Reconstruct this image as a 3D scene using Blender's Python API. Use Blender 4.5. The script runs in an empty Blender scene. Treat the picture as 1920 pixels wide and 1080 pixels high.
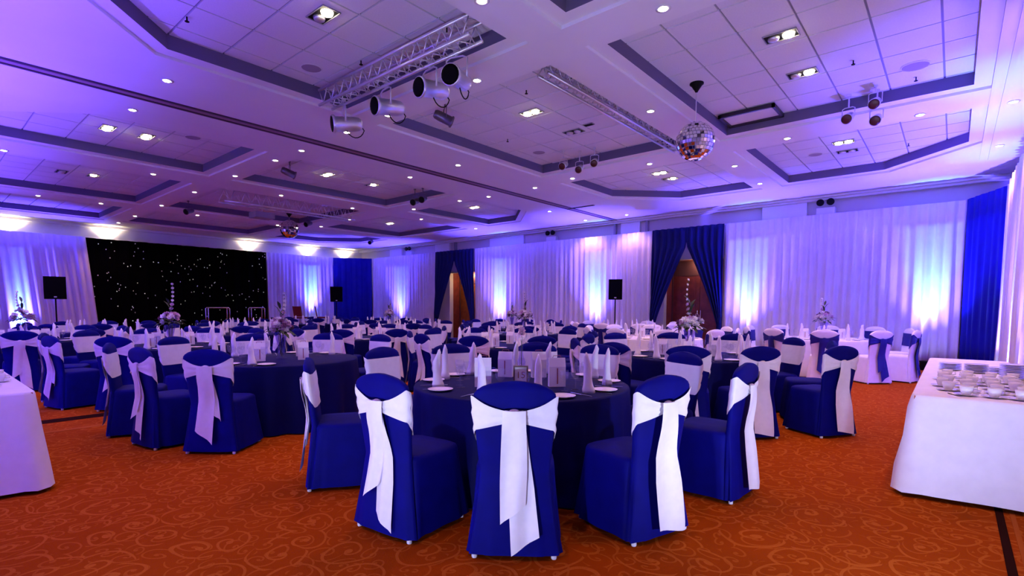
import bpy, math, random
from mathutils import Vector, Matrix
SC = bpy.context.scene
COL = SC.collection
PI = math.pi
def RAD(a): return math.radians(a)

# ------------------------------------------------------------------ camera
cam_d = bpy.data.cameras.new('camera')
cam = bpy.data.objects.new('camera', cam_d); COL.objects.link(cam)
cam_d.sensor_width = 36.0
cam_d.lens = 972.0 / 1920.0 * 36.0
cam_d.shift_y = 100.0 / 1920.0
cam_d.clip_start = 0.02
CAM_H = 1.32
_yaw, _pit, _rol = RAD(-40.35), RAD(-3.75), RAD(-0.2)
_fw = Vector((math.sin(_yaw) * math.cos(_pit), math.cos(_yaw) * math.cos(_pit), math.sin(_pit)))
_r = _fw.cross(Vector((0, 0, 1))).normalized(); _d = _fw.cross(_r)
_r2 = _r * math.cos(_rol) + _d * math.sin(_rol); _d2 = _d * math.cos(_rol) - _r * math.sin(_rol)
_up = -_d2
cam.matrix_world = Matrix(((_r2.x, _up.x, -_fw.x, 0), (_r2.y, _up.y, -_fw.y, 0), (_r2.z, _up.z, -_fw.z, CAM_H), (0, 0, 0, 1)))
SC.camera = cam

# ------------------------------------------------------------------ world, exposure
wd = bpy.data.worlds.new('world'); SC.world = wd; wd.use_nodes = True
wd.node_tree.nodes['Background'].inputs[0].default_value = (0.02, 0.02, 0.05, 1)
wd.node_tree.nodes['Background'].inputs[1].default_value = 0.2
SC.view_settings.view_transform = 'Standard'
SC.view_settings.look = 'None'
SC.view_settings.exposure = 0.50
SC.view_settings.gamma = 1.0
SC.view_settings.use_curve_mapping = False
SC.cycles.max_bounces = 7
SC.cycles.transparent_max_bounces = 40
SC.cycles.caustics_reflective = False
SC.cycles.caustics_refractive = False

# light levels, all in one place (watts)
DOWN_W, DOWN_C = 50.0, (1.0, 0.46, 0.40)          # small downlights in the ceiling beams
LAMP_W, LAMP_C = 60.0, (1.0, 0.62, 0.40)          # square recessed lamps between the tiles
LED_W, LED_C = 2050.0, (0.08, 0.05, 1.0)           # blue uplights at the foot of the drapes
CORE_W, CORE_C = 400.0, (0.10, 0.66, 1.0)          # the hot centre of an uplight
SCONCE_W, SCONCE_C = 62.0, (1.0, 0.80, 0.55)
NEAR_W, NEAR_C = 1250.0, (0.13, 0.06, 1.0)
FILL_W, FILL_C = 190.0, (0.54, 0.58, 1.0)        # white fill lamps added near the camera to light the front chairs

# ------------------------------------------------------------------ room dimensions
X_L, X_R, Y_N, Y_F = -22.75, 1.1, -0.95, 15.1
Z_S, Z_T = 4.1, 4.3
Z_D = 3.61

# ------------------------------------------------------------------ materials
MATS = {}
def mat(name, col, rough=0.6, metal=0.0, emit=None, estr=0.0, trans=0.0, sheen=0.0, noise=0.0, nscale=40.0, bump=0.0, ior=1.45, alpha=1.0, spec=0.5):
    if name in MATS: return MATS[name]
    m = bpy.data.materials.new(name); m.use_nodes = True
    nt = m.node_tree; b = nt.nodes['Principled BSDF']
    b.inputs['Base Color'].default_value = (*col, 1)
    b.inputs['Roughness'].default_value = rough
    b.inputs['Metallic'].default_value = metal
    b.inputs['Specular IOR Level'].default_value = spec
    b.inputs['IOR'].default_value = ior
    if trans: b.inputs['Transmission Weight'].default_value = trans
    if alpha < 1: b.inputs['Alpha'].default_value = alpha
    if sheen:
        b.inputs['Sheen Weight'].default_value = sheen
        b.inputs['Sheen Roughness'].default_value = 0.4
    if emit:
        b.inputs['Emission Color'].default_value = (*emit, 1)
        b.inputs['Emission Strength'].default_value = estr
    if noise or bump:
        tc = nt.nodes.new('ShaderNodeTexCoord'); n = nt.nodes.new('ShaderNodeTexNoise')
        n.inputs['Scale'].default_value = nscale; n.inputs['Detail'].default_value = 3
        nt.links.new(tc.outputs['Object'], n.inputs['Vector'])
        if noise:
            r = nt.nodes.new('ShaderNodeMapRange')
            r.inputs[1].default_value = 0.3; r.inputs[2].default_value = 0.7
            r.inputs[3].default_value = 1 - noise; r.inputs[4].default_value = 1 + noise
            nt.links.new(n.outputs['Fac'], r.inputs[0])
            mx = nt.nodes.new('ShaderNodeVectorMath'); mx.operation = 'SCALE'
            mx.inputs[0].default_value = col
            nt.links.new(r.outputs[0], mx.inputs['Scale'])
            nt.links.new(mx.outputs[0], b.inputs['Base Color'])
        if bump:
            bp = nt.nodes.new('ShaderNodeBump'); bp.inputs['Strength'].default_value = bump
            bp.inputs['Distance'].default_value = 0.01
            nt.links.new(n.outputs['Fac'], bp.inputs['Height'])
            nt.links.new(bp.outputs[0], b.inputs['Normal'])
    MATS[name] = m
    return m

NAVY = mat('navy_cover', (0.0012, 0.0016, 0.135), 0.66, sheen=0.0, noise=0.12, nscale=9, bump=0.15, spec=0.10)
NAVYT = mat('navy_tablecloth', (0.0014, 0.0018, 0.065), 0.6, sheen=0.0, noise=0.1, nscale=8, bump=0.1, spec=0.10)
WHITE = mat('white_satin', (0.82, 0.81, 0.84), 0.5, sheen=0.15, noise=0.03, nscale=20, bump=0.12, spec=0.35)
WCLOTH = mat('white_linen', (0.83, 0.82, 0.84), 0.75, noise=0.03, nscale=12, bump=0.12, spec=0.2)
DRAPE = mat('white_voile', (0.74, 0.72, 0.76), 0.8, noise=0.04, nscale=3, spec=0.15)
BDRAPE = mat('blue_voile', (0.004, 0.005, 0.20), 0.7, sheen=0.0, noise=0.1, nscale=3, spec=0.2)
DDRAPE = mat('navy_voile', (0.005, 0.009, 0.085), 0.7, sheen=0.0, noise=0.1, nscale=3, spec=0.2)
PAINT = mat('white_paint', (0.80, 0.79, 0.80), 0.65, noise=0.015, nscale=2)
FASCIA = mat('cream_paint', (0.62, 0.58, 0.58), 0.7, noise=0.02, nscale=2)
TILE = mat('ceiling_tile', (0.74, 0.73, 0.75), 0.85, noise=0.03, nscale=60, bump=0.1)
TBAR = mat('grey_tbar', (0.30, 0.29, 0.32), 0.6)
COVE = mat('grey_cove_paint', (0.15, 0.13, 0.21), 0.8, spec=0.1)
BLACK = mat('black_plastic', (0.005, 0.005, 0.006), 0.6, spec=0.15)
BLACKC = mat('black_velvet', (0.0015, 0.0014, 0.0016), 0.95, noise=0.2, nscale=5, spec=0.02)
GRILLE = mat('speaker_grille', (0.003, 0.003, 0.004), 0.8, noise=0.4, nscale=300, spec=0.05)
CHROME = mat('chrome', (0.75, 0.75, 0.78), 0.18, metal=1.0)
ALU = mat('aluminium', (0.72, 0.71, 0.74), 0.35, metal=0.8)
MIRROR = mat('mirror_facet', (0.92, 0.92, 0.95), 0.04, metal=1.0)
def glass_mat(name, tint, mixv):
    m = bpy.data.materials.new(name); m.use_nodes = True; nt = m.node_tree
    out = nt.nodes['Material Output']; nt.nodes.remove(nt.nodes['Principled BSDF'])
    t = nt.nodes.new('ShaderNodeBsdfTransparent'); t.inputs[0].default_value = (*tint, 1)
    g = nt.nodes.new('ShaderNodeBsdfGlossy'); g.inputs['Roughness'].default_value = 0.05; g.inputs[0].default_value = (0.95, 0.95, 1, 1)
    lw = nt.nodes.new('ShaderNodeLayerWeight'); lw.inputs[0].default_value = mixv
    mx = nt.nodes.new('ShaderNodeMixShader')
    ml = nt.nodes.new('ShaderNodeMath'); ml.operation = 'MULTIPLY_ADD'; ml.inputs[1].default_value = 0.12; ml.inputs[2].default_value = 0.05; nt.links.new(lw.outputs['Facing'], ml.inputs[0]); nt.links.new(ml.outputs[0], mx.inputs[0]); nt.links.new(t.outputs[0], mx.inputs[1]); nt.links.new(g.outputs[0], mx.inputs[2])
    nt.links.new(mx.outputs[0], out.inputs[0]); MATS[name] = m
    return m
GLASS = glass_mat('thin_glass', (0.975, 0.975, 0.985), 0.12)
VGLASS = glass_mat('lavender_glass', (0.80, 0.76, 0.96), 0.2)
CHINA = mat('white_china', (0.84, 0.83, 0.84), 0.2)
CARD = mat('white_card', (0.80, 0.78, 0.80), 0.8)
RIBBON = mat('wine_ribbon', (0.30, 0.06, 0.09), 0.5)
FRAME = mat('dark_wood_frame', (0.10, 0.035, 0.04), 0.45)
INK = mat('brown_ink', (0.34, 0.14, 0.09), 0.7)
SILVER = mat('cutlery_silver', (0.8, 0.8, 0.8), 0.25, metal=1.0)
DOORW = mat('mahogany_door', (0.20, 0.035, 0.028), 0.4, noise=0.25, nscale=6)
DOORL = mat('oak_door', (0.34, 0.11, 0.015), 0.45, noise=0.25, nscale=6)
STAGEW = mat('stage_timber', (0.36, 0.09, 0.02), 0.5, noise=0.2, nscale=7)
REDCH = mat('burgundy_fabric', (0.17, 0.012, 0.012), 0.7)
LEAF = mat('dark_leaf', (0.020, 0.045, 0.022), 0.6)
STEM = mat('green_stem', (0.05, 0.10, 0.04), 0.6)
PETAL_W = mat('cream_petal', (0.80, 0.76, 0.78), 0.7)
PETAL_P = mat('mauve_petal', (0.52, 0.32, 0.48), 0.7)
PETAL_D = mat('plum_petal', (0.16, 0.05, 0.14), 0.7)
BULB = mat('lit_bulb', (1, 1, 1), 0.5, emit=(1.0, 0.90, 0.78), estr=26.0)
LAMPB = mat('lit_lamp', (1, 1, 1), 0.5, emit=(1.0, 0.84, 0.58), estr=30.0)
LEDB = mat('lit_led_lens', (1, 1, 1), 0.5, emit=(0.45, 0.6, 1.0), estr=14.0)
STAR = mat('lit_star', (1, 1, 1), 0.5, emit=(0.80, 0.92, 0.68), estr=0.24)
STARD = mat('dim_star', (1, 1, 1), 0.5, emit=(0.75, 0.85, 0.72), estr=0.06)
LENSB = mat('black_lens', (0.003, 0.003, 0.003), 0.6, spec=0.05)
REDLENS = mat('red_gel', (0.07, 0.008, 0.008), 0.3)
TAN = mat('tan_carpet', (0.40, 0.12, 0.02), 1.0, noise=0.2, nscale=80, spec=0.02)
DARKC = mat('dark_carpet_stripe', (0.022, 0.005, 0.003), 1.0, spec=0.02)
LIGHTC = mat('light_carpet_stripe', (0.36, 0.085, 0.012), 1.0, spec=0.02)
CANDLE = mat('amber_drink', (0.42, 0.10, 0.01), 0.3)

def carpet_mat():
    m = bpy.data.materials.new('scroll_carpet'); m.use_nodes = True; nt = m.node_tree; N = nt.nodes; L = nt.links
    b = N['Principled BSDF']; b.inputs['Roughness'].default_value = 0.95; b.inputs['Specular IOR Level'].default_value = 0.02
    tc = N.new('ShaderNodeTexCoord')
    def math_(op, a, c=None, d=None):
        n = N.new('ShaderNodeMath'); n.operation = op
        for i, v in enumerate((a, c, d)):
            if v is None: continue
            if isinstance(v, (int, float)): n.inputs[i].default_value = v
            else: L.new(v, n.inputs[i])
        return n.outputs[0]
    wn = N.new('ShaderNodeTexNoise'); wn.inputs['Scale'].default_value = 2.2; wn.inputs['Detail'].default_value = 1
    L.new(tc.outputs['Object'], wn.inputs['Vector'])
    def scrolls(scale, turns, width, seedoff):
        mp = N.new('ShaderNodeMapping'); mp.inputs['Location'].default_value = (seedoff, seedoff * 1.7, 0)
        L.new(tc.outputs['Object'], mp.inputs['Vector'])
        wp = N.new('ShaderNodeVectorMath'); wp.operation = 'MULTIPLY_ADD'
        L.new(wn.outputs['Color'], wp.inputs[0]); wp.inputs[1].default_value = (0.22, 0.22, 0); L.new(mp.outputs[0], wp.inputs[2])
        v = N.new('ShaderNodeTexVoronoi'); v.voronoi_dimensions = '2D'; v.inputs['Scale'].default_value = scale; v.inputs['Randomness'].default_value = 0.75
        L.new(wp.outputs[0], v.inputs['Vector'])
        sb = N.new('ShaderNodeVectorMath'); sb.operation = 'SUBTRACT'
        L.new(wp.outputs[0], sb.inputs[0]); L.new(v.outputs['Position'], sb.inputs[1])
        sx = N.new('ShaderNodeSeparateXYZ'); L.new(sb.outputs[0], sx.inputs[0])
        sc = N.new('ShaderNodeSeparateColor'); L.new(v.outputs['Color'], sc.inputs[0])
        hand = math_('SUBTRACT', math_('MULTIPLY', math_('GREATER_THAN', sc.outputs[0], 0.5), 2.0), 1.0)
        ang = math_('MULTIPLY', math_('ARCTAN2', sx.outputs[1], sx.outputs[0]), hand)
        rad = math_('MULTIPLY', math_('SQRT', math_('ADD', math_('MULTIPLY', sx.outputs[0], sx.outputs[0]), math_('MULTIPLY', sx.outputs[1], sx.outputs[1]))), scale)
        ph = math_('ADD', math_('ADD', ang, math_('MULTIPLY', rad, turns)), math_('MULTIPLY', sc.outputs[1], 6.28))
        cs = math_('COSINE', ph)
        ln = math_('GREATER_THAN', cs, 1.0 - width)
        ok = math_('LESS_THAN', rad, 0.62)
        dot = math_('LESS_THAN', rad, 0.07)
        return math_('MAXIMUM', math_('MULTIPLY', ln, ok), dot)
    a = scrolls(3.3, 17.0, 0.10, 0.0)
    c = scrolls(6.2, 15.0, 0.14, 3.3)
    f = math_('MAXIMUM', a, math_('MULTIPLY', c, 0.7))
    fn = N.new('ShaderNodeTexNoise'); fn.inputs['Scale'].default_value = 130.0
    L.new(tc.outputs['Object'], fn.inputs['Vector'])
    fade = math_('MULTIPLY', f, math_('ADD', 0.35, math_('MULTIPLY', fn.outputs['Fac'], 0.9)))
    mx = N.new('ShaderNodeMix'); mx.data_type = 'RGBA'
    L.new(fade, mx.inputs[0]); mx.inputs[6].default_value = (0.30, 0.048, 0.002, 1); mx.inputs[7].default_value = (0.43, 0.105, 0.011, 1)
    L.new(mx.outputs[2], b.inputs['Base Color'])
    bp = N.new('ShaderNodeBump'); bp.inputs['Strength'].default_value = 0.25; bp.inputs['Distance'].default_value = 0.01
    L.new(fn.outputs['Fac'], bp.inputs['Height']); L.new(bp.outputs[0], b.inputs['Normal'])
    return m
CARPET = carpet_mat()

# ------------------------------------------------------------------ mesh helpers
class MB:
    def __init__(s): s.v = []; s.f = []
    def add(s, vs, fs):
        o = len(s.v); s.v += [tuple(p) for p in vs]; s.f += [tuple(i + o for i in f) for f in fs]; return s
    def box(s, x0, x1, y0, y1, z0, z1):
        return s.add([(x0,y0,z0),(x1,y0,z0),(x1,y1,z0),(x0,y1,z0),(x0,y0,z1),(x1,y0,z1),(x1,y1,z1),(x0,y1,z1)],
                     [(0,3,2,1),(4,5,6,7),(0,1,5,4),(1,2,6,5),(2,3,7,6),(3,0,4,7)])
    def loft(s, loops, cap0=True, cap1=True, closed=True):
        n = len(loops[0]); vs = [p for l in loops for p in l]; fs = []
        for i in range(len(loops) - 1):
            for j in range(n if closed else n - 1):
                k = (j + 1) % n
                fs.append((i*n+j, i*n+k, (i+1)*n+k, (i+1)*n+j))
        if cap0: fs.append(tuple(range(n - 1, -1, -1)))
        if cap1: fs.append(tuple(range((len(loops)-1)*n, len(loops)*n)))
        return s.add(vs, fs)
    def lathe(s, prof, n=16, cx=0, cy=0, cz=0, cap0=True, cap1=True):
        return s.loft([[(cx + r*math.cos(2*PI*j/n), cy + r*math.sin(2*PI*j/n), cz + z) for j in range(n)] for r, z in prof], cap0, cap1)
    def tube(s, pts, r, n=8, caps=True):
        pts = [Vector(p) for p in pts]; loops = []
        for i, p in enumerate(pts):
            d = (pts[min(i+1, len(pts)-1)] - pts[max(i-1, 0)]).normalized()
            a = d.cross(Vector((0, 0, 1)))
            if a.length < 1e-3: a = d.cross(Vector((1, 0, 0)))
            a.normalize(); b = d.cross(a)
            rr = r[i] if isinstance(r, (list, tuple)) else r
            loops.append([p + (a*math.cos(2*PI*j/n) + b*math.sin(2*PI*j/n))*rr for j in range(n)])
        return s.loft(loops, caps, caps)
    def grid(s, P):
        h, w = len(P), len(P[0])
        return s.add([p for r in P for p in r], [(i*w+j, i*w+j+1, (i+1)*w+j+1, (i+1)*w+j) for i in range(h-1) for j in range(w-1)])
    def mesh(s, name, m, smooth=False):
        me = bpy.data.meshes.new(name); me.from_pydata(s.v, [], s.f); me.materials.append(m)
        if smooth: me.polygons.foreach_set('use_smooth', [True]*len(me.polygons))
        me.update(); return me
def O(name, me, parent=None, loc=(0,0,0), rz=0.0, rot=None, scale=None):
    o = bpy.data.objects.new(name, me); COL.objects.link(o)
    o.location = loc; o.rotation_euler = rot if rot is not None else (0, 0, rz)
    if scale is not None: o.scale = (scale, scale, scale) if isinstance(scale, (int, float)) else scale
    if parent: o.parent = parent
    return o
def E(name, loc=(0,0,0), rz=0.0, rot=None):
    o = O(name, None, None, loc, rz, rot); o.empty_display_size = 0.1; return o
def tag(o, label, cat, group=None):
    o['label'] = label; o['category'] = cat
    if group: o['group'] = group
    return o
def struct(o): o['kind'] = 'structure'; return o
def spot(name, loc, direction, w, col, size=60, blend=0.5, radius=0.05, parent=None):
    l = bpy.data.lights.new(name, 'SPOT'); l.energy = w; l.color = col; l.spot_size = RAD(size); l.spot_blend = blend; l.shadow_soft_size = radius
    o = bpy.data.objects.new(name, l); COL.objects.link(o); o.location = loc
    o.rotation_euler = Vector(direction).to_track_quat('-Z', 'Y').to_euler()
    if parent: o.parent = parent
    return o
def point(name, loc, w, col, radius=0.05, parent=None):
    l = bpy.data.lights.new(name, 'POINT'); l.energy = w; l.color = col; l.shadow_soft_size = radius
    o = bpy.data.objects.new(name, l); COL.objects.link(o); o.location = loc
    if parent: o.parent = parent
    return o
ORD = ['first','second','third','fourth','fifth','sixth','seventh','eighth','ninth','tenth','eleventh','twelfth']

# ------------------------------------------------------------------ floor and walls
floor = struct(O('floor', MB().box(X_L-0.2, X_R+0.2, Y_N-0.2, Y_F+1.6, -0.1, 0).mesh('floor', CARPET)))
# woven border strips let into the carpet: under the partition track and along the right wall
for x0, x1, m in ((-8.66, -8.56, LIGHTC), (-7.93, -7.70, DARKC), (-7.20, -7.10, LIGHTC), (0.265, 0.305, DARKC), (0.335, 0.36, LIGHTC), (0.40, X_R, TAN)):
    O('carpet_stripe', MB().box(x0, x1, Y_N, Y_F, 0.0, 0.003).mesh('carpet_stripe', m), floor)

DOORS = [(-16.3, -14.66), (-6.75, -5.0)]      # openings in the far wall
DOOR_H = 2.75
m = MB(); xs = [X_L-0.2] + [v for d in DOORS for v in d] + [X_R+0.2]
for i in range(0, len(xs), 2): m.box(xs[i], xs[i+1], Y_F, Y_F+0.2, 0, Z_T+0.1)
for a, b in DOORS: m.box(a, b, Y_F, Y_F+0.2, DOOR_H, Z_T+0.1)
wall_back = struct(O('wall_back', m.mesh('wall_back', FASCIA)))
wall_left = struct(O('wall_left', MB().box(X_L-0.2, X_L, Y_N, Y_F, 0, Z_T+0.1).mesh('wall_left', PAINT)))
wall_right = struct(O('wall_right', MB().box(X_R, X_R+0.2, Y_N-0.2, Y_F, 0, Z_T+0.1).mesh('wall_right', PAINT)))
wall_front = struct(O('wall_front', MB().box(X_L-0.2, X_R, Y_N-0.2, Y_N, 0, Z_T+0.1).mesh('wall_front', PAINT)))
# pilasters and bulkhead panels on the far wall above the drapes
def pil(x0, x1, z0, z1, d, mm, nm): O(nm, MB().box(x0, x1, Y_F-d, Y_F, z0, z1).mesh(nm, mm), wall_back)
for x0, x1 in ((-4.0, -2.95), (-8.2, -7.55), (-13.9, -12.2), (-17.1, -16.2), (-20.3, -19.4)): pil(x0, x1, 3.5, Z_S-0.1, 0.10, PAINT, 'pilaster_panel')
for x in (-7.35, -8.45, -15.9): pil(x, x+0.07, 3.5, Z_S-0.1, 0.12, TBAR, 'track_post')
# door leaves in shallow dark lobbies behind the swagged drapes
for k, (a, b) in enumerate(DOORS):
    lob = struct(O('lobby_%s' % ('left' if k == 0 else 'right'), MB().box(a-0.1, a, Y_F+0.2, Y_F+1.3, 0, DOOR_H+0.1).box(b, b+0.1, Y_F+0.2, Y_F+1.3, 0, DOOR_H+0.1).box(a, b, Y_F+1.3, Y_F+1.4, 0, DOOR_H+0.1).box(a, b, Y_F+0.2, Y_F+1.3, DOOR_H, DOOR_H+0.1).mesh('lobby', DOORW)))
    dm = DOORL if k == 0 else DOORW
    ll = tag(E('lobby_lamp', ((a+b)/2, Y_F+0.42, DOOR_H)), 'round ceiling lamp inside the %s doorway' % ('smaller' if k == 0 else 'larger'), 'ceiling lamp', 'doorway lamps')
    O('shade', MB().lathe([(0.10, 0.0), (0.09, -0.03), (0.03, -0.045)], 16).mesh('shade', LAMPB, True), ll)
    point('lobby_lamp_light', (0, 0, -0.12), 13.0 if k == 0 else 3.5, (1.0, 0.6, 0.3), 0.06, ll)
    dr = struct(E('door_%d' % (k+1), ((a+b)/2, Y_F+0.62, 0)))
    hw = (b-a)/2 - 0.04
    for s in (-1, 1):
        c = s*hw/2
        lf = O('leaf', MB().box(c-hw/2+0.005, c+hw/2-0.005, -0.02, 0.02, 0.0, 2.3).mesh('leaf', dm), dr)
        for z0, z1 in ((0.2, 0.95), (1.15, 2.15)):
            O('door_panel', MB().box(c-hw/2+0.12, c+hw/2-0.12, -0.035, -0.02, z0, z1).mesh('door_panel', dm), lf)
        O('handle', MB().tube([(-s*0.0+s*0.05, -0.06, 0.95), (s*0.05, -0.06, 1.25)], 0.012).mesh('handle', CHROME), lf)
    O('overpanel', MB().box(-hw, hw, -0.03, 0.03, 2.3, DOOR_H).mesh('overpanel', FRAME), dr)
    O('door_frame', MB().box(-hw-0.04, -hw, -0.06, 0.06, 0, DOOR_H).box(hw, hw+0.04, -0.06, 0.06, 0, DOOR_H).mesh('door_frame', FRAME), dr)

# ------------------------------------------------------------------ coffered ceiling
COLS = [(-2.95, 0.07), (-6.70, -3.70), (-12.15, -9.70), (-17.0, -13.45), (-21.0, -18.15)]
ROWS = [(0.77, 4.25), (5.03, 8.87), (9.90, 13.05)]
CH = 1.26
def coffer_poly(ci, ri, g=0.0):
    x0, x1 = COLS[ci]; y0, y1 = ROWS[ri]; x0 -= g; x1 += g; y0 -= g; y1 += g
    c = CH + g*0.5858
    left, right = ci in (1, 4), ci in (0, 2)
    p = []
    if ri == 0 and left: p += [(x0, y0+c), (x0+c, y0)]
    else: p += [(x0, y0)]
    if ri == 0 and right: p += [(x1-c, y0), (x1, y0+c)]
    else: p += [(x1, y0)]
    if ri == 2 and right: p += [(x1, y1-c), (x1-c, y1)]
    else: p += [(x1, y1)]
    if ri == 2 and left: p += [(x0+c, y1), (x0, y1-c)]
    else: p += [(x0, y1)]
    return p       # counter-clockwise from the near left corner
G = 0.17
soffit = MB()
def flat(mb, poly, z): mb.add([(x, y, z) for x, y in poly], [tuple(range(len(poly)-1, -1, -1))])
xe = [X_L]; 
for a, b in sorted(COLS): xe += [a-G, b+G]
xe += [X_R]; ye = [Y_N]
for a, b in ROWS: ye += [a-G, b+G]
ye += [Y_F]
for i in range(0, len(xe)-1):
    for j in range(0, len(ye)-1):
        if i % 2 == 1 and j % 2 == 1: continue
        flat(soffit, [(xe[i], ye[j]), (xe[i+1], ye[j]), (xe[i+1], ye[j+1]), (xe[i], ye[j+1])], Z_S)
ceiling = struct(O('ceiling', None)); 
ledge = MB(); face = MB()
for ci in range(5):
    for ri in range(3):
        P = coffer_poly(ci, ri); Q = coffer_poly(ci, ri, G); n = len(P)
        # soffit corners outside a chamfer
        x0, x1 = COLS[ci][0]-G, COLS[ci][1]+G; y0, y1 = ROWS[ri][0]-G, ROWS[ri][1]+G; c = CH + G*0.5858
        if ri == 0 and ci in (1, 4): flat(soffit, [(x0, y0), (x0+c, y0), (x0, y0+c)], Z_S)
        if ri == 0 and ci in (0, 2): flat(soffit, [(x1-c, y0), (x1, y0), (x1, y0+c)], Z_S)
        if ri == 2 and ci in (0, 2): flat(soffit, [(x1, y1-c), (x1, y1), (x1-c, y1)], Z_S)
        if ri == 2 and ci in (1, 4): flat(soffit, [(x0+c, y1), (x0, y1), (x0, y1-c)], Z_S)
        zl = Z_S + 0.035
        for k in range(n):
            l = (k+1) % n
            a, b, cc, d = Q[k], Q[l], P[l], P[k]
            ledge.add([(*a, Z_S), (*b, Z_S), (*b, zl), (*a, zl)], [(0, 1, 2, 3)])
            ledge.add([(*a, zl), (*b, zl), (*cc, zl), (*d, zl)], [(3, 2, 1, 0)])
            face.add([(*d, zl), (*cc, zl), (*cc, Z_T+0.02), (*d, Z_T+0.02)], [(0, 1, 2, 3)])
O('soffit', soffit.mesh('soffit', PAINT), ceiling)
O('coffer_ledge', ledge.mesh('coffer_ledge', PAINT), ceiling)
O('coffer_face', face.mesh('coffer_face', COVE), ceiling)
O('roof_slab', MB().box(X_L-0.2, X_R+0.2, Y_N-0.2, Y_F+0.2, Z_T+0.05, Z_T+0.25).mesh('roof_slab', TBAR), ceiling)
# lay-in tiles: squares clipped to the coffer outline
def clip(poly, region):
    out = poly
    n = len(region)
    for k in range(n):
        ax, ay = region[k]; bx, by = region[(k+1) % n]; inp = out; out = []
        if not inp: return []
        def side(p): return (bx-ax)*(p[1]-ay) - (by-ay)*(p[0]-ax)
        for q in range(len(inp)):
            p0, p1 = inp[q], inp[(q+1) % len(inp)]; s0, s1 = side(p0), side(p1)
            if s0 >= 0: out.append(p0)
            if s0*s1 < 0:
                t = s0/(s0-s1); out.append((p0[0]+(p1[0]-p0[0])*t, p0[1]+(p1[1]-p0[1])*t))
    return out
def area(p): return abs(sum(p[i][0]*p[(i+1) % len(p)][1] - p[(i+1) % len(p)][0]*p[i][1] for i in range(len(p))))/2
TS = 0.567; GAP = 0.011
restt = MB(); tile_cache = {}; ntile = 0
grid_x = -0.22
grid_y = 2.04
for (ci, ri) in [(1,0),(1,1),(0,1),(0,2),(1,2),(2,0),(2,1),(0,0),(3,0),(3,1),(2,2),(3,2),(4,0),(4,1),(4,2)]:
    P = coffer_poly(ci, ri); x0, x1 = COLS[ci]; y0, y1 = ROWS[ri]
    i0 = math.floor((x0-grid_x)/TS); i1 = math.ceil((x1-grid_x)/TS); j0 = math.floor((y0-grid_y)/TS); j1 = math.ceil((y1-grid_y)/TS)
    O('ceiling_grid', MB().add([(x, y, Z_T+0.012) for x, y in P], [tuple(range(len(P)-1, -1, -1))]).mesh('ceiling_grid', TBAR), ceiling)
    for i in range(i0, i1):
        for j in range(j0, j1):
            sq = [(grid_x+i*TS+GAP, grid_y+j*TS+GAP), (grid_x+(i+1)*TS-GAP, grid_y+j*TS+GAP), (grid_x+(i+1)*TS-GAP, grid_y+(j+1)*TS-GAP), (grid_x+i*TS+GAP, grid_y+(j+1)*TS-GAP)]
            c = clip(sq, P)
            if len(c) < 3 or area(c) < 0.004: continue
            n = len(c); full = abs(area(c) - (TS-2*GAP)**2) < 1e-4
            def prism(poly, z0, z1):
                k = len(poly)
                return [(x, y, z0) for x, y in poly] + [(x, y, z1) for x, y in poly], [tuple(range(k-1, -1, -1))] + [(q, (q+1) % k, (q+1) % k + k, q+k) for q in range(k)]
            if ntile < 290:
                ox, oy = c[0]
                if full:
                    if 'full' not in tile_cache: tile_cache['full'] = MB().add(*prism([(x-ox, y-oy) for x, y in c], 0, 0.02)).mesh('tile', TILE)
                    me = tile_cache['full']; ox, oy = sq[0]
                    # the clip may start at another corner: the shared mesh starts at the near left one
                    me = tile_cache['full']
                else: me = MB().add(*prism([(x-ox, y-oy) for x, y in c], 0, 0.02)).mesh('tile', TILE)
                O('tile', me, ceiling, (ox, oy, Z_T - 0.006)); ntile += 1
            else:
                restt.add(*prism(c, Z_T-0.006, Z_T+0.014))
o = O('far_tiles', restt.mesh('far_tiles', TILE), ceiling); o['kind'] = 'stuff'
# partition track across the ceiling, cornice along the far wall
tr = struct(O('trim_1', MB().box(-8.46, -8.41, Y_N, Y_F-0.1, Z_S-0.012, Z_S+0.0).box(-8.29, -8.24, Y_N, Y_F-0.1, Z_S-0.012, Z_S+0.0).mesh('partition_track', mat('bronze_track', (0.05, 0.02, 0.045), 0.5))))
O('track_slot', MB().box(-8.41, -8.29, Y_N, Y_F-0.1, Z_S-0.004, Z_S).mesh('track_slot', mat('mauve_slot', (0.30, 0.18, 0.22), 0.6)), tr)
struct(O('trim_2', MB().box(X_L, X_R, Y_F-0.16, Y_F, Z_S-0.10, Z_S-0.03).box(X_L, X_R, Y_F-0.26, Y_F-0.16, Z_S-0.05, Z_S-0.005).mesh('cornice', PAINT)))
struct(O('trim_3', MB().box(X_L, X_L+0.16, Y_N, Y_F-0.3, Z_S-0.08, Z_S-0.005).mesh('cornice', PAINT)))
struct(O('trim_4', MB().box(0.36, 0.42, Y_N, Y_F-1.9, Z_S-0.03, Z_S+0.0).box(0.24, 0.27, Y_N, Y_F-1.9, Z_S-0.02, Z_S).mesh('bead', PAINT)))

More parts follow.
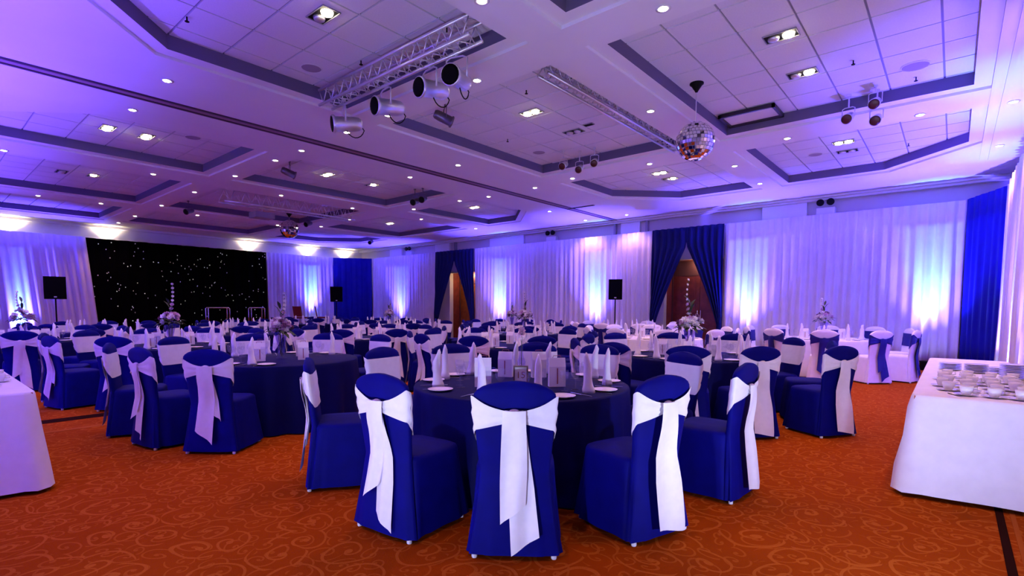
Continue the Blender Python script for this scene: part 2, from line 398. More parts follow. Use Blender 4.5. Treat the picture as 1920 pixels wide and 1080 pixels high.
# ------------------------------------------------------------------ drapes
def drape(name, p0, p1, z0, z1, m, label, cat='curtain', amp=0.075, pitch=0.19, seed=0, group=None, lean0=0.0, lean1=0.0, nz=7):
    rnd = random.Random(seed); p0 = Vector((*p0, 0)); p1 = Vector((*p1, 0)); L = (p1-p0).length; d = (p1-p0)/L; nrm = Vector((-d.y, d.x, 0))
    n = max(8, int(L/0.03)); P = []
    phs = [rnd.uniform(0, 6.28) for _ in range(6)]
    rows = [z0 + (z1-z0)*k/nz for k in range(nz+1)]
    for z in rows:
        row = []; t = (z-z0)/(z1-z0); a = amp*(0.55 + 0.6*(1-t))
        for i in range(n+1):
            s = L*i/n
            w = math.sin(2*PI*s/pitch + 1.3*math.sin(s*1.9+phs[0]) + 0.35*math.sin(z*1.3+s*0.7))
            w2 = math.sin(2*PI*s/(pitch*3.1)+phs[1] + 0.5*math.sin(z*0.8)) ; w3 = math.sin(2*PI*s/(pitch*0.47)+phs[2])
            off = a*(0.6*w + 0.45*w2 + 0.18*w3)
            q = s + (1-t)*(lean0*(1-i/n) + lean1*(i/n))
            p = p0 + d*q + nrm*off
            row.append((p.x, p.y, z))
        P.append(row)
    o = O(name, MB().grid(P).mesh(name, m, True)); tag(o, label, cat, group)
    md = o.modifiers.new('thick', 'SOLIDIFY'); md.thickness = 0.006; md.offset = 0
    return o
YD = 14.66
XD = -22.3
gD = 'white pleated wall drapes'
drape('white_drape', (-21.2, YD), (-16.6, YD), 0.02, Z_D, DRAPE, 'white pleated drape left of the first blue-swagged doorway', seed=1, group=gD)
drape('white_drape', (-14.36, YD), (-6.92, YD), 0.02, Z_D, DRAPE, 'long white pleated drape between the two blue-swagged doorways', seed=2, group=gD)
drape('white_drape', (-4.84, YD), (0.12, YD), 0.02, Z_D, DRAPE, 'white pleated drape right of the large blue-swagged doorway', seed=3, group=gD)
drape('white_drape', (XD, 13.2), (XD, 10.15), 0.42, Z_D, DRAPE, 'white pleated drape between the star cloth and the blue corner drape', seed=4, group=gD)
drape('white_drape', (XD+0.16, 4.1), (XD+0.16, -0.7), 0.02, Z_D, DRAPE, 'white pleated drape left of the black star cloth', seed=5, group=gD, lean0=-0.3)
drape('white_drape', (0.70, 13.3), (0.70, -0.6), 0.02, Z_D, DRAPE, 'white pleated drape along the right wall at the picture edge', seed=6, group=gD)
drape('white_drape', (0.6, -0.72), (-21.9, -0.72), 0.02, Z_D, DRAPE, 'white pleated drape along the wall behind the camera', seed=7, group=gD)
drape('blue_drape', (0.115, 14.57), (0.70, 13.36), 0.02, Z_D, BDRAPE, 'bright blue drape across the right-hand corner', amp=0.035, pitch=0.2, seed=8, group='blue corner drapes')
drape('blue_drape', (-22.25, 13.22), (-21.2, 14.62), 0.02, Z_D, BDRAPE, 'bright blue drape in the far corner beside the black loudspeaker', amp=0.05, pitch=0.25, seed=9, group='blue corner drapes')
# drape poles
for nm, a, b, lb in (('drape_pole', (-21.2, YD+0.115), (0.12, YD+0.115), 'long pole carrying the far wall drapes'), ('drape_pole', (XD-0.15, -0.7), (XD-0.15, 13.2), 'long pole carrying the stage wall drapes'), ('drape_pole', (0.86, -0.6), (0.86, 13.3), 'long pole carrying the right wall drape')):
    tag(O(nm, MB().tube([(*a, Z_D), (*b, Z_D)], 0.02).mesh(nm, ALU)), lb, 'curtain pole', 'drape poles')
# star cloth
sy0, sy1 = 4.12, 10.15
sc = tag(E('star_cloth', (XD, (sy0+sy1)/2, 0.42)), 'black star cloth dotted with tiny white lights behind the stage', 'backdrop')
rnd = random.Random(11); P = []
for k in range(5):
    z = (Z_D-0.42)*k/4; row = []
    for i in range(121):
        y = (sy0-sy1)/2 + (sy1-sy0)*i/120; row.append((0.05*math.sin(i*0.62)+0.02*math.sin(i*1.7), y, z))
    P.append(row)
O('cloth', MB().grid(P).mesh('cloth', BLACKC, True), sc)
sb, sd = MB(), MB()
for k in range(150):
    y = rnd.uniform((sy0-sy1)/2+0.1, (sy1-sy0)/2-0.1); z = rnd.uniform(0.15, Z_D-0.42-0.1)
    (sb if rnd.random() < 0.4 else sd).lathe([(0.003, 0), (0.020 if rnd.random() < 0.4 else 0.014, 0.02), (0.003, 0.04)], 6, 0.085, y, z)
o = O('star_lights', sb.mesh('star_lights', STAR), sc); o['kind'] = 'stuff'
o = O('faint_star_lights', sd.mesh('faint_star_lights', STARD), sc); o['kind'] = 'stuff'
# swagged doorway drapes: each half tied back towards its side
def swag(name, xo, xm, zt, label, seed, tie=1.1):
    rnd = random.Random(seed); P = []; n = 46; nz = 26; w = xm-xo
    for k in range(nz+1):
        z = 0.02 + (Z_D-0.02)*k/nz
        if z > tie:
            t = (z-tie)/(Z_D-tie); inner = 0.16 + 0.84*(1-(1-t)**1.7) if z < zt else 1.0
            t2 = min(1.0, (z-tie)/(zt-tie)); inner = 0.10 + 0.90*t2**1.25
        else: inner = 0.10 + 0.05*(1-z/tie)
        row = []
        for i in range(n+1):
            u = i/n
            x = xo + w*inner*u
            a = 0.035 + 0.03*(1-inner)
            y = YD - 0.10 + a*math.sin(u*34 + 0.5*math.sin(z*2)) - 0.08*(1-inner)*math.sin(u*PI)
            zz = z - (0.45*u*u*(1-inner) if tie < z < zt else 0)
            row.append((x, y, max(0.015, zz)))
        P.append(row)
    e = tag(E(name, (0, 0, 0)), label, 'curtain', 'swagged doorway drapes')
    o = O('cloth', MB().grid(P).mesh('cloth', DDRAPE, True), e)
    md = o.modifiers.new('thick', 'SOLIDIFY'); md.thickness = 0.006; md.offset = 0
    O('tie_band', MB().lathe([(0.17, -0.04), (0.185, 0), (0.17, 0.04)], 16, 0, 0, 0, False, False).mesh('tie_band', DDRAPE, True), e, (xo + w*0.05, YD-0.10, tie), scale=(abs(w)*0.36, 0.45, 1))
    return e
swag('doorway_drape', -16.6, -15.48, 3.15, 'navy drape tied back on the left of the smaller far doorway', 1)
swag('doorway_drape', -14.36, -15.48, 3.15, 'navy drape tied back on the right of the smaller far doorway', 2)
swag('doorway_drape', -6.92, -5.88, 3.1, 'navy drape tied back on the left of the larger doorway', 3)
swag('doorway_drape', -4.84, -5.88, 3.1, 'navy drape tied back on the right of the larger doorway', 4)

# ------------------------------------------------------------------ uplights at the foot of the drapes, plus added fill lamps
can_me = MB().lathe([(0.07, 0), (0.09, 0.03), (0.09, 0.17), (0.10, 0.20), (0.085, 0.20), (0.08, 0.17)], 14).mesh('can', BLACK, True)
lens_me = MB().lathe([(0.08, 0), (0.08, 0.008)], 14).mesh('lens', LEDB)
def uplight(x, y, dx, dy, label, w=1.0, core=1.0, near=False, size=70, white=None, z=0.0, ct=0.26):
    e = tag(E('uplighter', (x, y, z)), label, 'uplight', 'LED uplighters at the foot of the drapes')
    O('can', can_me, e); O('lens', lens_me, e, (0, 0, 0.175))
    ww, cc = (FILL_W, FILL_C) if white else (NEAR_W, NEAR_C) if near else (LED_W, LED_C)
    spot('uplight_lamp', (0, 0, 0.21), white or (dx*0.02, dy*0.02, 1), ww*w, cc, size, 0.9, 0.05, e)
    if core: spot('uplight_core_lamp', (0, 0, 0.21), (dx*ct, dy*ct, 1), CORE_W*core, CORE_C, 30, 1.0, 0.04, e)
W1 = [(-19.0, 'behind the far-corner tables', 0.6), (-13.0, 'right of the smaller doorway', 1), (-8.85, 'left of the loudspeaker on the far wall', 1.3), (-4.2, 'right of the larger doorway', 1), (-0.42, 'left of the right-hand blue drape', 1.5)]
for x, t, c in W1: uplight(x, 14.22, 0, 1, 'small black uplighter on the floor ' + t, 1.0, c)
uplight(-21.95, 2.4, -1, 0, 'small black uplighter left of the star cloth', 1.0, 1.4)
uplight(-21.95, 12.1, -1, 0, 'small black uplighter on the stage right of the star cloth', 0.8, 1.3, z=0.41)
for k, y in enumerate((12.6, 10.4, 8.75)): uplight(0.42, y, 1, 0, '%s small black uplighter along the right wall from the corner' % ORD[k], 0.85, 0.7, ct=0.02)
for k, x in enumerate((-4.4, -7.6, -10.2, -13.4, -16.8)): uplight(x, -0.42, 0, -1, '%s small black uplighter from the left buffet along the near wall' % ORD[k], 1.0, 0, True, 88)
uplight(0.42, 2.5, 1, 0, 'small black added fill lamp between the right buffet and the camera', 0.85, 0, False, 135, (-0.8, 0.75, 0.2))  # added fill lamp, tilted at the nearest chairs and the buffet front
uplight(-0.9, -0.42, 0, -1, 'small black added fill lamp by the wall just behind the camera', 1.2, 0, False, 110, (-0.25, 1, 0.25))  # added fill behind the camera, brightens the front sashes
uplight(-2.9, -0.42, 0, -1, 'small black added fill lamp by the near wall left of the camera', 0.6, 0, False, 110, (0.1, 1, 0.25))  # added fill, aimed forward at the chairs instead of up the drape
# wall washers above the stage drapes
for k, y in enumerate((2.3, 4.8, 9.6, 12.2, 14.1)):
    e = tag(E('wall_washer', (X_L+0.14, y, 3.60)), '%s wall washer from the left above the stage drapes' % ORD[k], 'wall light', 'wall washers over the stage drapes')
    O('housing', MB().box(-0.14, 0.06, -0.12, 0.12, -0.05, 0.0).mesh('housing', PAINT), e)
    O('lamp', MB().box(-0.03, 0.03, -0.08, 0.08, 0.0, 0.012).mesh('lamp', LAMPB), e)
    spot('washer_lamp', (0.0, 0, 0.03), (-0.28, 0, 1), SCONCE_W, SCONCE_C, 130, 0.8, 0.04, e)

# ------------------------------------------------------------------ ceiling downlights
ring_me = MB().lathe([(0.062, 0.0), (0.070, -0.008), (0.045, -0.010), (0.042, 0.0)], 16, cap0=False, cap1=False).mesh('ring', PAINT, True)
bulb_me = MB().lathe([(0.043, -0.003), (0.036, -0.012), (0.015, -0.018)], 12).mesh('bulb', BULB, True)
DL = [(-7.52,2.26),(-9.0,2.26),(-8.98,4.76),(-9.96,4.75),(-11.8,4.75),(-7.5,4.74),(-6.38,4.71),(-4.58,4.71),(-7.52,7.2),(-9.0,7.2),(-9.03,9.7),(-9.97,9.6),(-7.54,9.68),(-6.38,9.5),(-4.6,9.5),(-2.18,4.72),(-3.39,3.55),
 (-2.2,9.53),(-3.39,10.7),(-3.42,12.55),(-0.49,9.6),(0.49,9.8),(0.47,12.25),(-12.98,3.58),(-14.22,4.77),(-13.1,1.33),(-17.75,2.38),(-17.75,3.65),(-16.8,4.8),(-19.4,4.82),(-21.4,4.85),(-17.72,6.0),(-14.78,9.4),(-13.04,8.38),(-16.85,9.58),(-11.82,9.58),(-12.95,10.79),(-9.04,12.3),(-9.06,14.25),(-13.0,13.3),(-17.72,8.47),(-7.58,14.2),(-3.39,7.0),(-12.95,6.3),(0.49,7.0),(0.49,4.2),(-2.18,0.3),(-5.2,0.3),(-19.4,9.5),(-10.9,0.2),(-15.2,0.3)]
DL.sort(key=lambda p: (-p[0]*0.647 + p[1]*0.762))
def beam_of(x, y):
    if x > 0.07: return 'ceiling strip by the right wall'
    if -3.7 < x < -2.95: return 'beam between the two right coffers'
    if -8.35 < x < -6.7: return 'beam just right of the partition track'
    if -9.7 < x <= -8.35: return 'beam just left of the partition track'
    if -13.45 < x < -12.15: return 'third beam from the right'
    if -18.15 < x < -17: return 'fourth beam from the right'
    if x < -21: return 'ceiling strip over the stage'
    side = 'right' if x > -8.35 else 'left'
    if y < 0.77: return 'ceiling strip behind the camera, %s half' % side
    if y < 5.03: return 'near lengthwise beam, %s of the track' % side
    return 'far lengthwise beam, %s of the track' % side
beam_n = {}
for k, (x, y) in enumerate(DL):
    bm = beam_of(x, y); beam_n[bm] = beam_n.get(bm, 0) + 1
    e = tag(E('downlight', (x, y, Z_S)), '%s lit downlight from the camera, %s' % (ORD[beam_n[bm]-1], bm), 'downlight', 'small downlights in the ceiling beams')
    O('ring', ring_me, e); O('bulb', bulb_me, e)
    spot('down_lamp', (0, 0, -0.03), (0, 0, -1), DOWN_W*(1.3 if x > 0.07 else 1.0), DOWN_C, 112, 0.7, 0.03, e)
# square recessed twin lamps
box_me = MB().box(-0.16, 0.16, -0.09, 0.09, 0, 0.004).mesh('housing', BLACK)
rim_me = MB().box(-0.17, 0.17, -0.10, -0.09, -0.008, 0.004).box(-0.17, 0.17, 0.09, 0.10, -0.008, 0.004).box(-0.17, -0.16, -0.09, 0.09, -0.008, 0.004).box(0.16, 0.17, -0.09, 0.09, -0.008, 0.004).mesh('rim', TBAR)
lb_on = MB().lathe([(0.062, 0), (0.055, -0.025), (0.02, -0.035)], 14).mesh('lamp', LAMPB, True)
lb_off = MB().lathe([(0.062, 0), (0.055, -0.025), (0.02, -0.035)], 14).mesh('lamp', ALU, True)
FX = [(-5.03,2.93,1,'large tile coffer nearest the camera'),(-10.92,2.93,2,'near coffer left of the track'),(-10.9,2.38,2,'near coffer left of the track, nearer one'),(-15.1,2.98,1,'third near coffer'),(-15.2,2.45,0,'third near coffer, unlit'),(-5.04,6.37,2,'centre coffer, nearer one'),(-5.03,7.51,0,'centre coffer, unlit'),
 (-1.57,6.37,1,'right centre coffer, nearer one'),(-1.59,7.53,1,'right centre coffer, farther one'),(-1.63,11.05,2,'right far coffer, nearer one'),(-1.66,11.72,0,'right far coffer, unlit'),(-5.06,10.97,2,'coffer behind the centre one, nearer lamp'),(-5.1,11.6,1,'coffer behind the centre one, farther lamp'),(-10.86,6.36,2,'middle coffer left of the track'),(-10.95,7.58,1,'middle coffer left of the track, farther one'),(-15.39,11.4,2,'far coffer before the stage corner'),(-11.0,11.2,2,'far coffer left of the track')]
for x, y, on, t in FX:
    e = tag(E('recessed_lamp', (x, y, Z_T-0.012)), 'black square recessed twin lamp in the ' + t, 'ceiling lamp', 'recessed twin lamps in the tile coffers')
    O('housing', box_me, e); O('rim', rim_me, e)
    O('lamp', lb_on if on >= 1 else lb_off, e, (0.075, 0, 0)); O('lamp', lb_on if on == 2 else lb_off, e, (-0.075, 0, 0))
    if on: spot('recessed_lamp_light', (0.075, 0, -0.05), (0, 0, -1), LAMP_W, LAMP_C, 120, 0.6, 0.06, e)
# round ceiling loudspeakers and smoke heads
for x, y, r, t in [(-6.24,3.46,0.12,'near coffer above the lighting truss'),(-0.49,8.2,0.14,'right centre coffer'),(-10.36,3.48,0.12,'near coffer left of the track'),(-6.2,8.08,0.12,'centre coffer'),(-2.17,11.6,0.12,'right far coffer')]:
    e = tag(E('ceiling_speaker', (x, y, Z_T-0.006)), 'round flush ceiling loudspeaker in the ' + t, 'speaker', 'round ceiling loudspeakers')
    O('grille', MB().lathe([(r, -0.004), (r*0.9, -0.010), (0.01, -0.012)], 24).mesh('grille', mat('mauve_grille', (0.34, 0.28, 0.34), 0.7)), e)
    O('bezel', MB().lathe([(r, 0.0), (r*1.08, -0.004), (r, -0.012), (r*0.97, -0.006)], 24, cap0=False, cap1=False).mesh('bezel', TILE), e)
for x, y, t in [(-6.15,2.05,'near coffer by its slanted corner'),(-5.6,3.75,'near coffer beside the truss'),(-1.05,7.55,'right centre coffer'),(-0.5,8.6,'right centre coffer, farther one'),(-4.6,5.7,'centre coffer'),(-6.15,7.1,'centre coffer, farther one'),(-2.0,5.15,'right centre coffer at its near edge'),(-0.75,11.9,'right far coffer')]:
    e = tag(E('sprinkler', (x, y, Z_T-0.006)), 'small dark sprinkler head in the ' + t, 'sprinkler', 'sprinkler heads')
    O('stem', MB().tube([(0, 0, 0), (0, 0, -0.045)], 0.008, 6).mesh('stem', BLACK), e); O('deflector', MB().lathe([(0.022, -0.045), (0.022, -0.05)], 10).mesh('deflector', BLACK), e)
# linear slot vents on the beams and the fire detector on the soffit
for x, y, l, rz, t in [(-8.0, 12.3, 0.9, 0, 'beam by the track near the far wall'), (-4.35, 6.9, 0.16, 0, 'beam beside the right truss')]:
    e = tag(E('ceiling_vent', (min(x, x), y, Z_S-0.004), rz), 'small dark vent in the ' + t, 'vent', 'ceiling vents')
    O('vent_frame', MB().box(-l/2, l/2, -0.05, 0.05, -0.006, 0.004).mesh('vent_frame', TBAR), e)
    for q in range(3): O('slat', MB().box(-l/2+0.01, l/2-0.01, -0.035+q*0.028, -0.022+q*0.028, -0.012, -0.006).mesh('slat', BLACK), e)
# access hatch frame in the right centre coffer, hanging a little open
e = tag(E('ceiling_hatch', (-2.62, 8.58, Z_T-0.02)), 'dark-framed ceiling hatch in the corner of the right centre coffer', 'hatch')
O('hatch_frame', MB().box(-0.28, 0.52, -0.28, -0.24, -0.05, 0.0).box(-0.28, 0.52, 0.24, 0.28, -0.05, 0.0).box(-0.28, -0.24, -0.28, 0.28, -0.05, 0.0).box(0.48, 0.52, -0.28, 0.28, -0.05, 0.0).mesh('hatch_frame', mat('dark_metal', (0.05, 0.04, 0.06), 0.4, metal=0.5)), e)
O('hatch_panel', MB().box(-0.24, 0.48, -0.24, 0.24, -0.02, -0.01).mesh('hatch_panel', TILE), e)

# ------------------------------------------------------------------ trusses and stage lamps
def truss(name, p0, p1, side, bays, label, z):
    p0 = Vector((*p0, z)); p1 = Vector((*p1, z)); d = p1-p0; L = d.length; e = tag(E(name, p0, math.atan2(d.y, d.x)), label, 'truss', 'lighting trusses')
    h = side/2; r = 0.019
    ch = MB().tube([(0, 0, 0), (L, 0, 0)], r, 8).mesh('chord', ALU, True)
    C4 = [(-h, -h), (h, -h), (h, h), (-h, h)]
    for y, zz in C4: O('chord', ch, e, (0, y, zz))
    for a in range(4):
        (ya, za), (yb, zb) = C4[a], C4[(a+1) % 4]
        b = MB()
        for q in range(bays):
            x0, x1 = L*q/bays, L*(q+1)/bays
            b.tube([(x0, ya, za), ((x0+x1)/2, yb, zb)], 0.007, 5); b.tube([((x0+x1)/2, yb, zb), (x1, ya, za)], 0.007, 5)
        O('lacing', b.mesh('lacing', ALU, True), e)
    for q in (0.15, 0.85): O('hanger', MB().tube([(L*q, 0, h), (L*q, 0, max(h+0.01, Z_T-0.02-z))], 0.008, 6).mesh('hanger', BLACK), e)
    return e
truss('lighting_truss', (-6.55, 3.83), (-3.74, 3.83), 0.19, 14, 'silver box truss carrying four spotlights, front ceiling coffer', 4.09)
truss('lighting_truss', (-3.86, 5.1), (-3.86, 9.1), 0.15, 20, 'silver truss along the right edge of the centre coffer', 4.17)
truss('lighting_truss', (-13.75, 5.2), (-13.75, 8.8), 0.36, 14, 'silver truss hanging in the coffer before the stage', 4.06)
def par_can(x, y, z, yaw, pitch, label, s=1.0, lens=LENSB, body=ALU, clampz=0.10, cable=True):
    # looks along local +X; yaw about Z, pitch downwards
    e = tag(E('spotlight', (x, y, z), 0), label, 'spotlight', 'stage spotlights')
    rot = (0, RAD(pitch), RAD(yaw))
    prof = [(0.055, -0.20), (0.075, -0.17), (0.082, -0.10), (0.082, 0.10), (0.098, 0.105), (0.100, 0.13), (0.090, 0.135)]
    b = MB().lathe([(r*s, zz*s) for r, zz in prof], 18)
    b.v = [(p[2], p[1], -p[0]) for p in b.v]
    O('body', b.mesh('body', body, True), e, rot=rot)
    l = MB().lathe([(0.089*s, 0.137*s), (0.06*s, 0.142*s), (0.01*s, 0.145*s)], 18); l.v = [(p[2], p[1], -p[0]) for p in l.v]
    O('lens', l.mesh('lens', lens, True), e, rot=rot)
    w = 0.105*s; t = 0.17*s
    if clampz is None: clampz = Z_T - 0.004 - z - t - 0.02*s
    O('yoke', MB().tube([(0, -w, 0), (0, -w, t), (0, -w*0.6, t+0.02*s), (0, w*0.6, t+0.02*s), (0, w, t), (0, w, 0)], 0.009*s, 6).mesh('yoke', body, True), e, rz=RAD(yaw))
    O('clamp', MB().tube([(0, 0, t+0.02*s), (0, 0, t+0.02*s+clampz)], 0.014*s, 8).box(-0.02*s, 0.02*s, -0.03*s, 0.03*s, t+0.02*s+clampz-0.03, t+0.02*s+clampz).mesh('clamp', body), e, rz=RAD(yaw))
    if cable:
        pts = [(-0.20*s, 0, 0.0)] + [(-0.20*s-0.03*s+0.11*s*(1-math.cos(a)), 0.02, -0.14*s*math.sin(a)) for a in [PI*q/10 for q in range(1, 10)]] + [(0.02, 0.06, 0.02)]
        O('cable', MB().tube(pts, 0.006*s, 5).mesh('cable', BLACK, True), e, rz=RAD(yaw))
    tag(e, label, 'spotlight', 'stage spotlights')
    return e
zt = 3.74
for x, yaw, t in ((-6.28, -112, 'leftmost'), (-5.36, -98, 'second from left'), (-4.55, -94, 'third from left'), (-4.12, -70, 'rightmost, facing the camera')):
    par_can(x, 3.93, zt, yaw, 8, 'silver spotlight under the front truss, ' + t, 1.15)
for x, y, z, yaw, t in [(-5.78, 8.3, 4.02, -75, 'left of three in the centre coffer'), (-5.55, 8.5, 3.96, -70, 'middle of three in the centre coffer'), (-5.22, 8.5, 4.02, -65, 'right of three in the centre coffer'), (-1.24, 8.7, 3.98, -95, 'left of the red pair in right centre coffer'), (-0.92, 8.55, 4.06, -92, 'right of the red pair in right centre coffer'), (-0.92, 8.75, 3.90, -92, 'lower one of the red pair in right centre coffer')]:
    par_can(x, y, z, yaw, 25, 'small spotlight with red lens, ' + t, 0.72, REDLENS, ALU, None, False)
for x, y, z, yaw, t in [(-5.75, 5.25, 4.05, 60, 'at the near edge of the centre coffer'), (-10.5, 8.55, 3.98, -70, 'at the far edge of the coffer left of the track'), (-10.25, 8.6, 4.02, -60, 'right one at the far edge of the coffer left of the track'), (-10.5, 5.3, 4.05, 70, 'at the near edge of the coffer left of the track'), (-16.6, 5.4, 4.0, -60, 'hanging at the left end of the stage coffer'), (-16.2, 8.75, 4.02, -70, 'hanging behind the farther mirror ball'), (-18.9, 13.0, 4.05, -60, 'at the far corner coffer near the stage')]:
    par_can(x, y, z, yaw, 20, 'small dark spotlight ' + t, 0.85, BLACK, mat('gun_metal', (0.16, 0.13, 0.17), 0.4, metal=0.6), None, False)
# projector under the stage coffer
e = tag(E('projector', (-15.6, 7.0, 3.98)), 'grey projector hanging on a pole in the coffer before the stage', 'projector')
O('body', MB().box(-0.22, 0.22, -0.28, 0.28, -0.08, 0.08).mesh('body', mat('projector_grey', (0.35, 0.30, 0.33), 0.5)), e); O('lens', MB().tube([(-0.22, 0.1, 0), (-0.28, 0.1, 0)], 0.05, 12).mesh('lens', BLACK), e); O('pole', MB().tube([(0, 0, 0.08), (0, 0, 0.31)], 0.02, 8).mesh('pole', ALU), e)
# mirror balls
def mirror_ball(x, y, z, r, zc, label, n=24):
    e = tag(E('mirror_ball', (x, y, z)), label, 'mirror ball', 'mirror balls'); b = MB(); mrow = n//2
    for i in range(mrow):
        t0, t1 = PI*i/mrow + 0.012, PI*(i+1)/mrow - 0.012; k = max(4, int(n*math.sin((t0+t1)/2)))
        for j in range(k):
            p0, p1 = 2*PI*j/k + 0.012, 2*PI*(j+1)/k - 0.012
            b.add([(r*math.sin(t)*math.cos(p), r*math.sin(t)*math.sin(p), r*math.cos(t)) for t, p in ((t0, p0), (t1, p0), (t1, p1), (t0, p1))], [(0, 1, 2, 3)])
    o = O('mirror_facets', b.mesh('mirror_facets', MIRROR), e); o['kind'] = 'stuff'
    O('core', MB().lathe([(r*0.985*math.sin(PI*i/12)+1e-4, -r*0.985*math.cos(PI*i/12)) for i in range(13)], 24).mesh('core', mat('ball_core', (0.2, 0.2, 0.24), 0.4, metal=0.5), True), e)
    O('cable', MB().tube([(0, 0, r), (0, 0, zc-z-0.09)], 0.006, 6).mesh('cable', ALU), e)
    O('ceiling_rose', MB().lathe([(0.012, zc-z-0.12), (0.03, zc-z-0.09), (0.07, zc-z-0.03), (0.09, zc-z-0.015), (0.09, zc-z)], 18).mesh('ceiling_rose', BLACK, True), e)
mirror_ball(-2.73, 6.98, 3.54, 0.25, Z_T-0.006, 'large mirror ball hanging from black rose, right centre coffer', 34)
mirror_ball(-16.35, 8.2, 3.80, 0.29, Z_T-0.006, 'farther mirror ball hanging before the stage', 22)
# twin emergency lights on the bulkhead
for x, t in ((-2.52, 'above the right white drape'), (-10.9, 'above the middle white drape'), (-18.8, 'near the far corner')):
    e = tag(E('emergency_light', (x, Y_F-0.12, 3.93)), 'twin-head emergency light on the bulkhead ' + t, 'emergency light', 'emergency lights')
    O('box', MB().box(-0.2, 0.2, -0.06, 0.11, -0.28, -0.12).mesh('box', PAINT), e)
    for s in (-1, 1):
        h = MB().lathe([(0.05, -0.04), (0.08, 0.0), (0.085, 0.05), (0.07, 0.055)], 14); h.v = [(p[0], -p[2]-0.08, p[1]) for p in h.v]
        O('lamp_head', h.mesh('lamp_head', BLACK, True), e, (s*0.11, 0, 0))

# ------------------------------------------------------------------ stage and its furniture
e = tag(E('stage', (-20.2, 8.0, 0)), 'low timber stage under the black star cloth', 'stage')
O('deck', MB().box(-2.0, 0, -3.3, 5.2, 0.36, 0.41).mesh('deck', STAGEW), e)
O('fascia', MB().box(-0.06, -0.01, -3.3, 5.2, 0.0, 0.36).mesh('fascia', STAGEW), e)
for q in range(8): O('fascia_batten', MB().box(-0.01, 0.02, -3.3+q*1.2, -3.25+q*1.2, 0.0, 0.36).mesh('fascia_batten', FRAME), e)
O('step', MB().box(0, 0.35, 0.6, 2.0, 0.0, 0.2).mesh('step', STAGEW), e)
def rail(x, y, w, label):
    e = tag(E('chrome_stand', (x, y, 0.41)), label, 'stand', 'chrome stands on the stage')
    O('front_loop', MB().tube([(0, -w/2, 0), (0, -w/2, 0.83), (0, -w/2+0.03, 0.86), (0, w/2-0.03, 0.86), (0, w/2, 0.83), (0, w/2, 0)], 0.02, 8).mesh('front_loop', CHROME, True), e)
    O('rear_loop', MB().tube([(-0.25, -w/2, 0), (-0.25, -w/2, 0.83), (-0.25, -w/2+0.03, 0.86), (-0.25, w/2-0.03, 0.86), (-0.25, w/2, 0.83), (-0.25, w/2, 0)], 0.02, 8).mesh('rear_loop', CHROME, True), e)
    for z in (0.1, 0.8):
        for s in (-1, 1): O('cross_bar', MB().tube([(0, s*w/2, z), (-0.25, s*w/2, z)], 0.012, 6).mesh('cross_bar', CHROME), e)
rail(-20.5, 7.55, 0.72, 'wider chrome-framed stand on the stage before the star cloth')
rail(-20.5, 8.95, 0.5, 'narrower chrome-framed stand on the stage right of the wider one')
for k, (x, y) in enumerate(((-20.6, 10.75), (-20.5, 11.6))):
    e = tag(E('stage_chair', (x, y, 0.41), RAD(20-50*k)), 'burgundy upholstered chair on the stage, %s' % ('left one by the star cloth' if k == 0 else 'right one by the white drape'), 'chair', 'burgundy chairs on the stage')
    O('seat', MB().box(-0.22, 0.22, -0.22, 0.22, 0.42, 0.48).mesh('seat', REDCH), e)
    O('backrest', MB().loft([[(-0.21, -0.21, 0.5), (0.21, -0.21, 0.5), (0.21, -0.17, 0.5), (-0.21, -0.17, 0.5)], [(-0.21, -0.28, 0.92), (0.21, -0.28, 0.92), (0.21, -0.24, 0.92), (-0.21, -0.24, 0.92)]]).mesh('backrest', REDCH), e)
    for sx in (-1, 1):
        for sy in (-1, 1): O('leg', MB().tube([(sx*0.19, sy*0.19, 0), (sx*0.19, sy*0.19, 0.43)], 0.012, 6).mesh('leg', CHROME), e)
        O('back_post', MB().tube([(sx*0.2, -0.19, 0.43), (sx*0.2, -0.27, 0.93)], 0.012, 6).mesh('back_post', CHROME), e)

# loudspeakers on stands
def pa(x, y, z, w, h, yaw, label, zb=0.0):
    st = tag(E('speaker_stand', (x, y, zb)), 'black tripod stand under the ' + label, 'speaker stand', 'loudspeaker stands')
    O('pole', MB().tube([(0, 0, 0.15), (0, 0, z-h/2-zb)], 0.018, 8).mesh('pole', BLACK), st)
    O('collar', MB().lathe([(0.03, 0.62), (0.034, 0.66), (0.03, 0.70)], 10).mesh('collar', BLACK), st)
    for q in range(3):
        a = 2*PI*q/3 + 0.4
        O('leg', MB().tube([(0, 0, 0.62), (0.45*math.cos(a), 0.45*math.sin(a), 0.01)], 0.013, 6).mesh('leg', BLACK), st)
    sp = tag(E('loudspeaker', (x, y, z-h/2), yaw), label, 'loudspeaker', 'black loudspeakers on stands')
    d = w*0.9; a = w/2; b = w*0.36
    L = lambda zz: [(-a, -d/2, zz), (a, -d/2, zz), (b, d/2, zz), (-b, d/2, zz)]
    O('cabinet', MB().loft([L(0), L(h)]).mesh('cabinet', BLACK), sp)
    O('grille', MB().box(-a*0.93, a*0.93, -d/2-0.012, -d/2-0.002, h*0.04, h*0.96).mesh('grille', GRILLE), sp)
    O('badge', MB().box(-0.03, 0.03, -d/2-0.016, -d/2-0.012, h*0.07, h*0.12).mesh('badge', ALU), sp)
pa(-18.5, 2.72, 1.80, 0.46, 0.60, math.atan2(2.72, -18.5) - PI/2, 'black loudspeaker before the white drape left of the star cloth')
pa(-19.4, 11.65, 1.83, 0.48, 0.62, math.atan2(11.75, -19.55) - PI/2, 'black loudspeaker beside the far-corner blue drape')
pa(-7.72, 13.85, 1.86, 0.40, 0.60, math.atan2(13.85, -7.72) - PI/2, 'black loudspeaker left of the larger doorway')

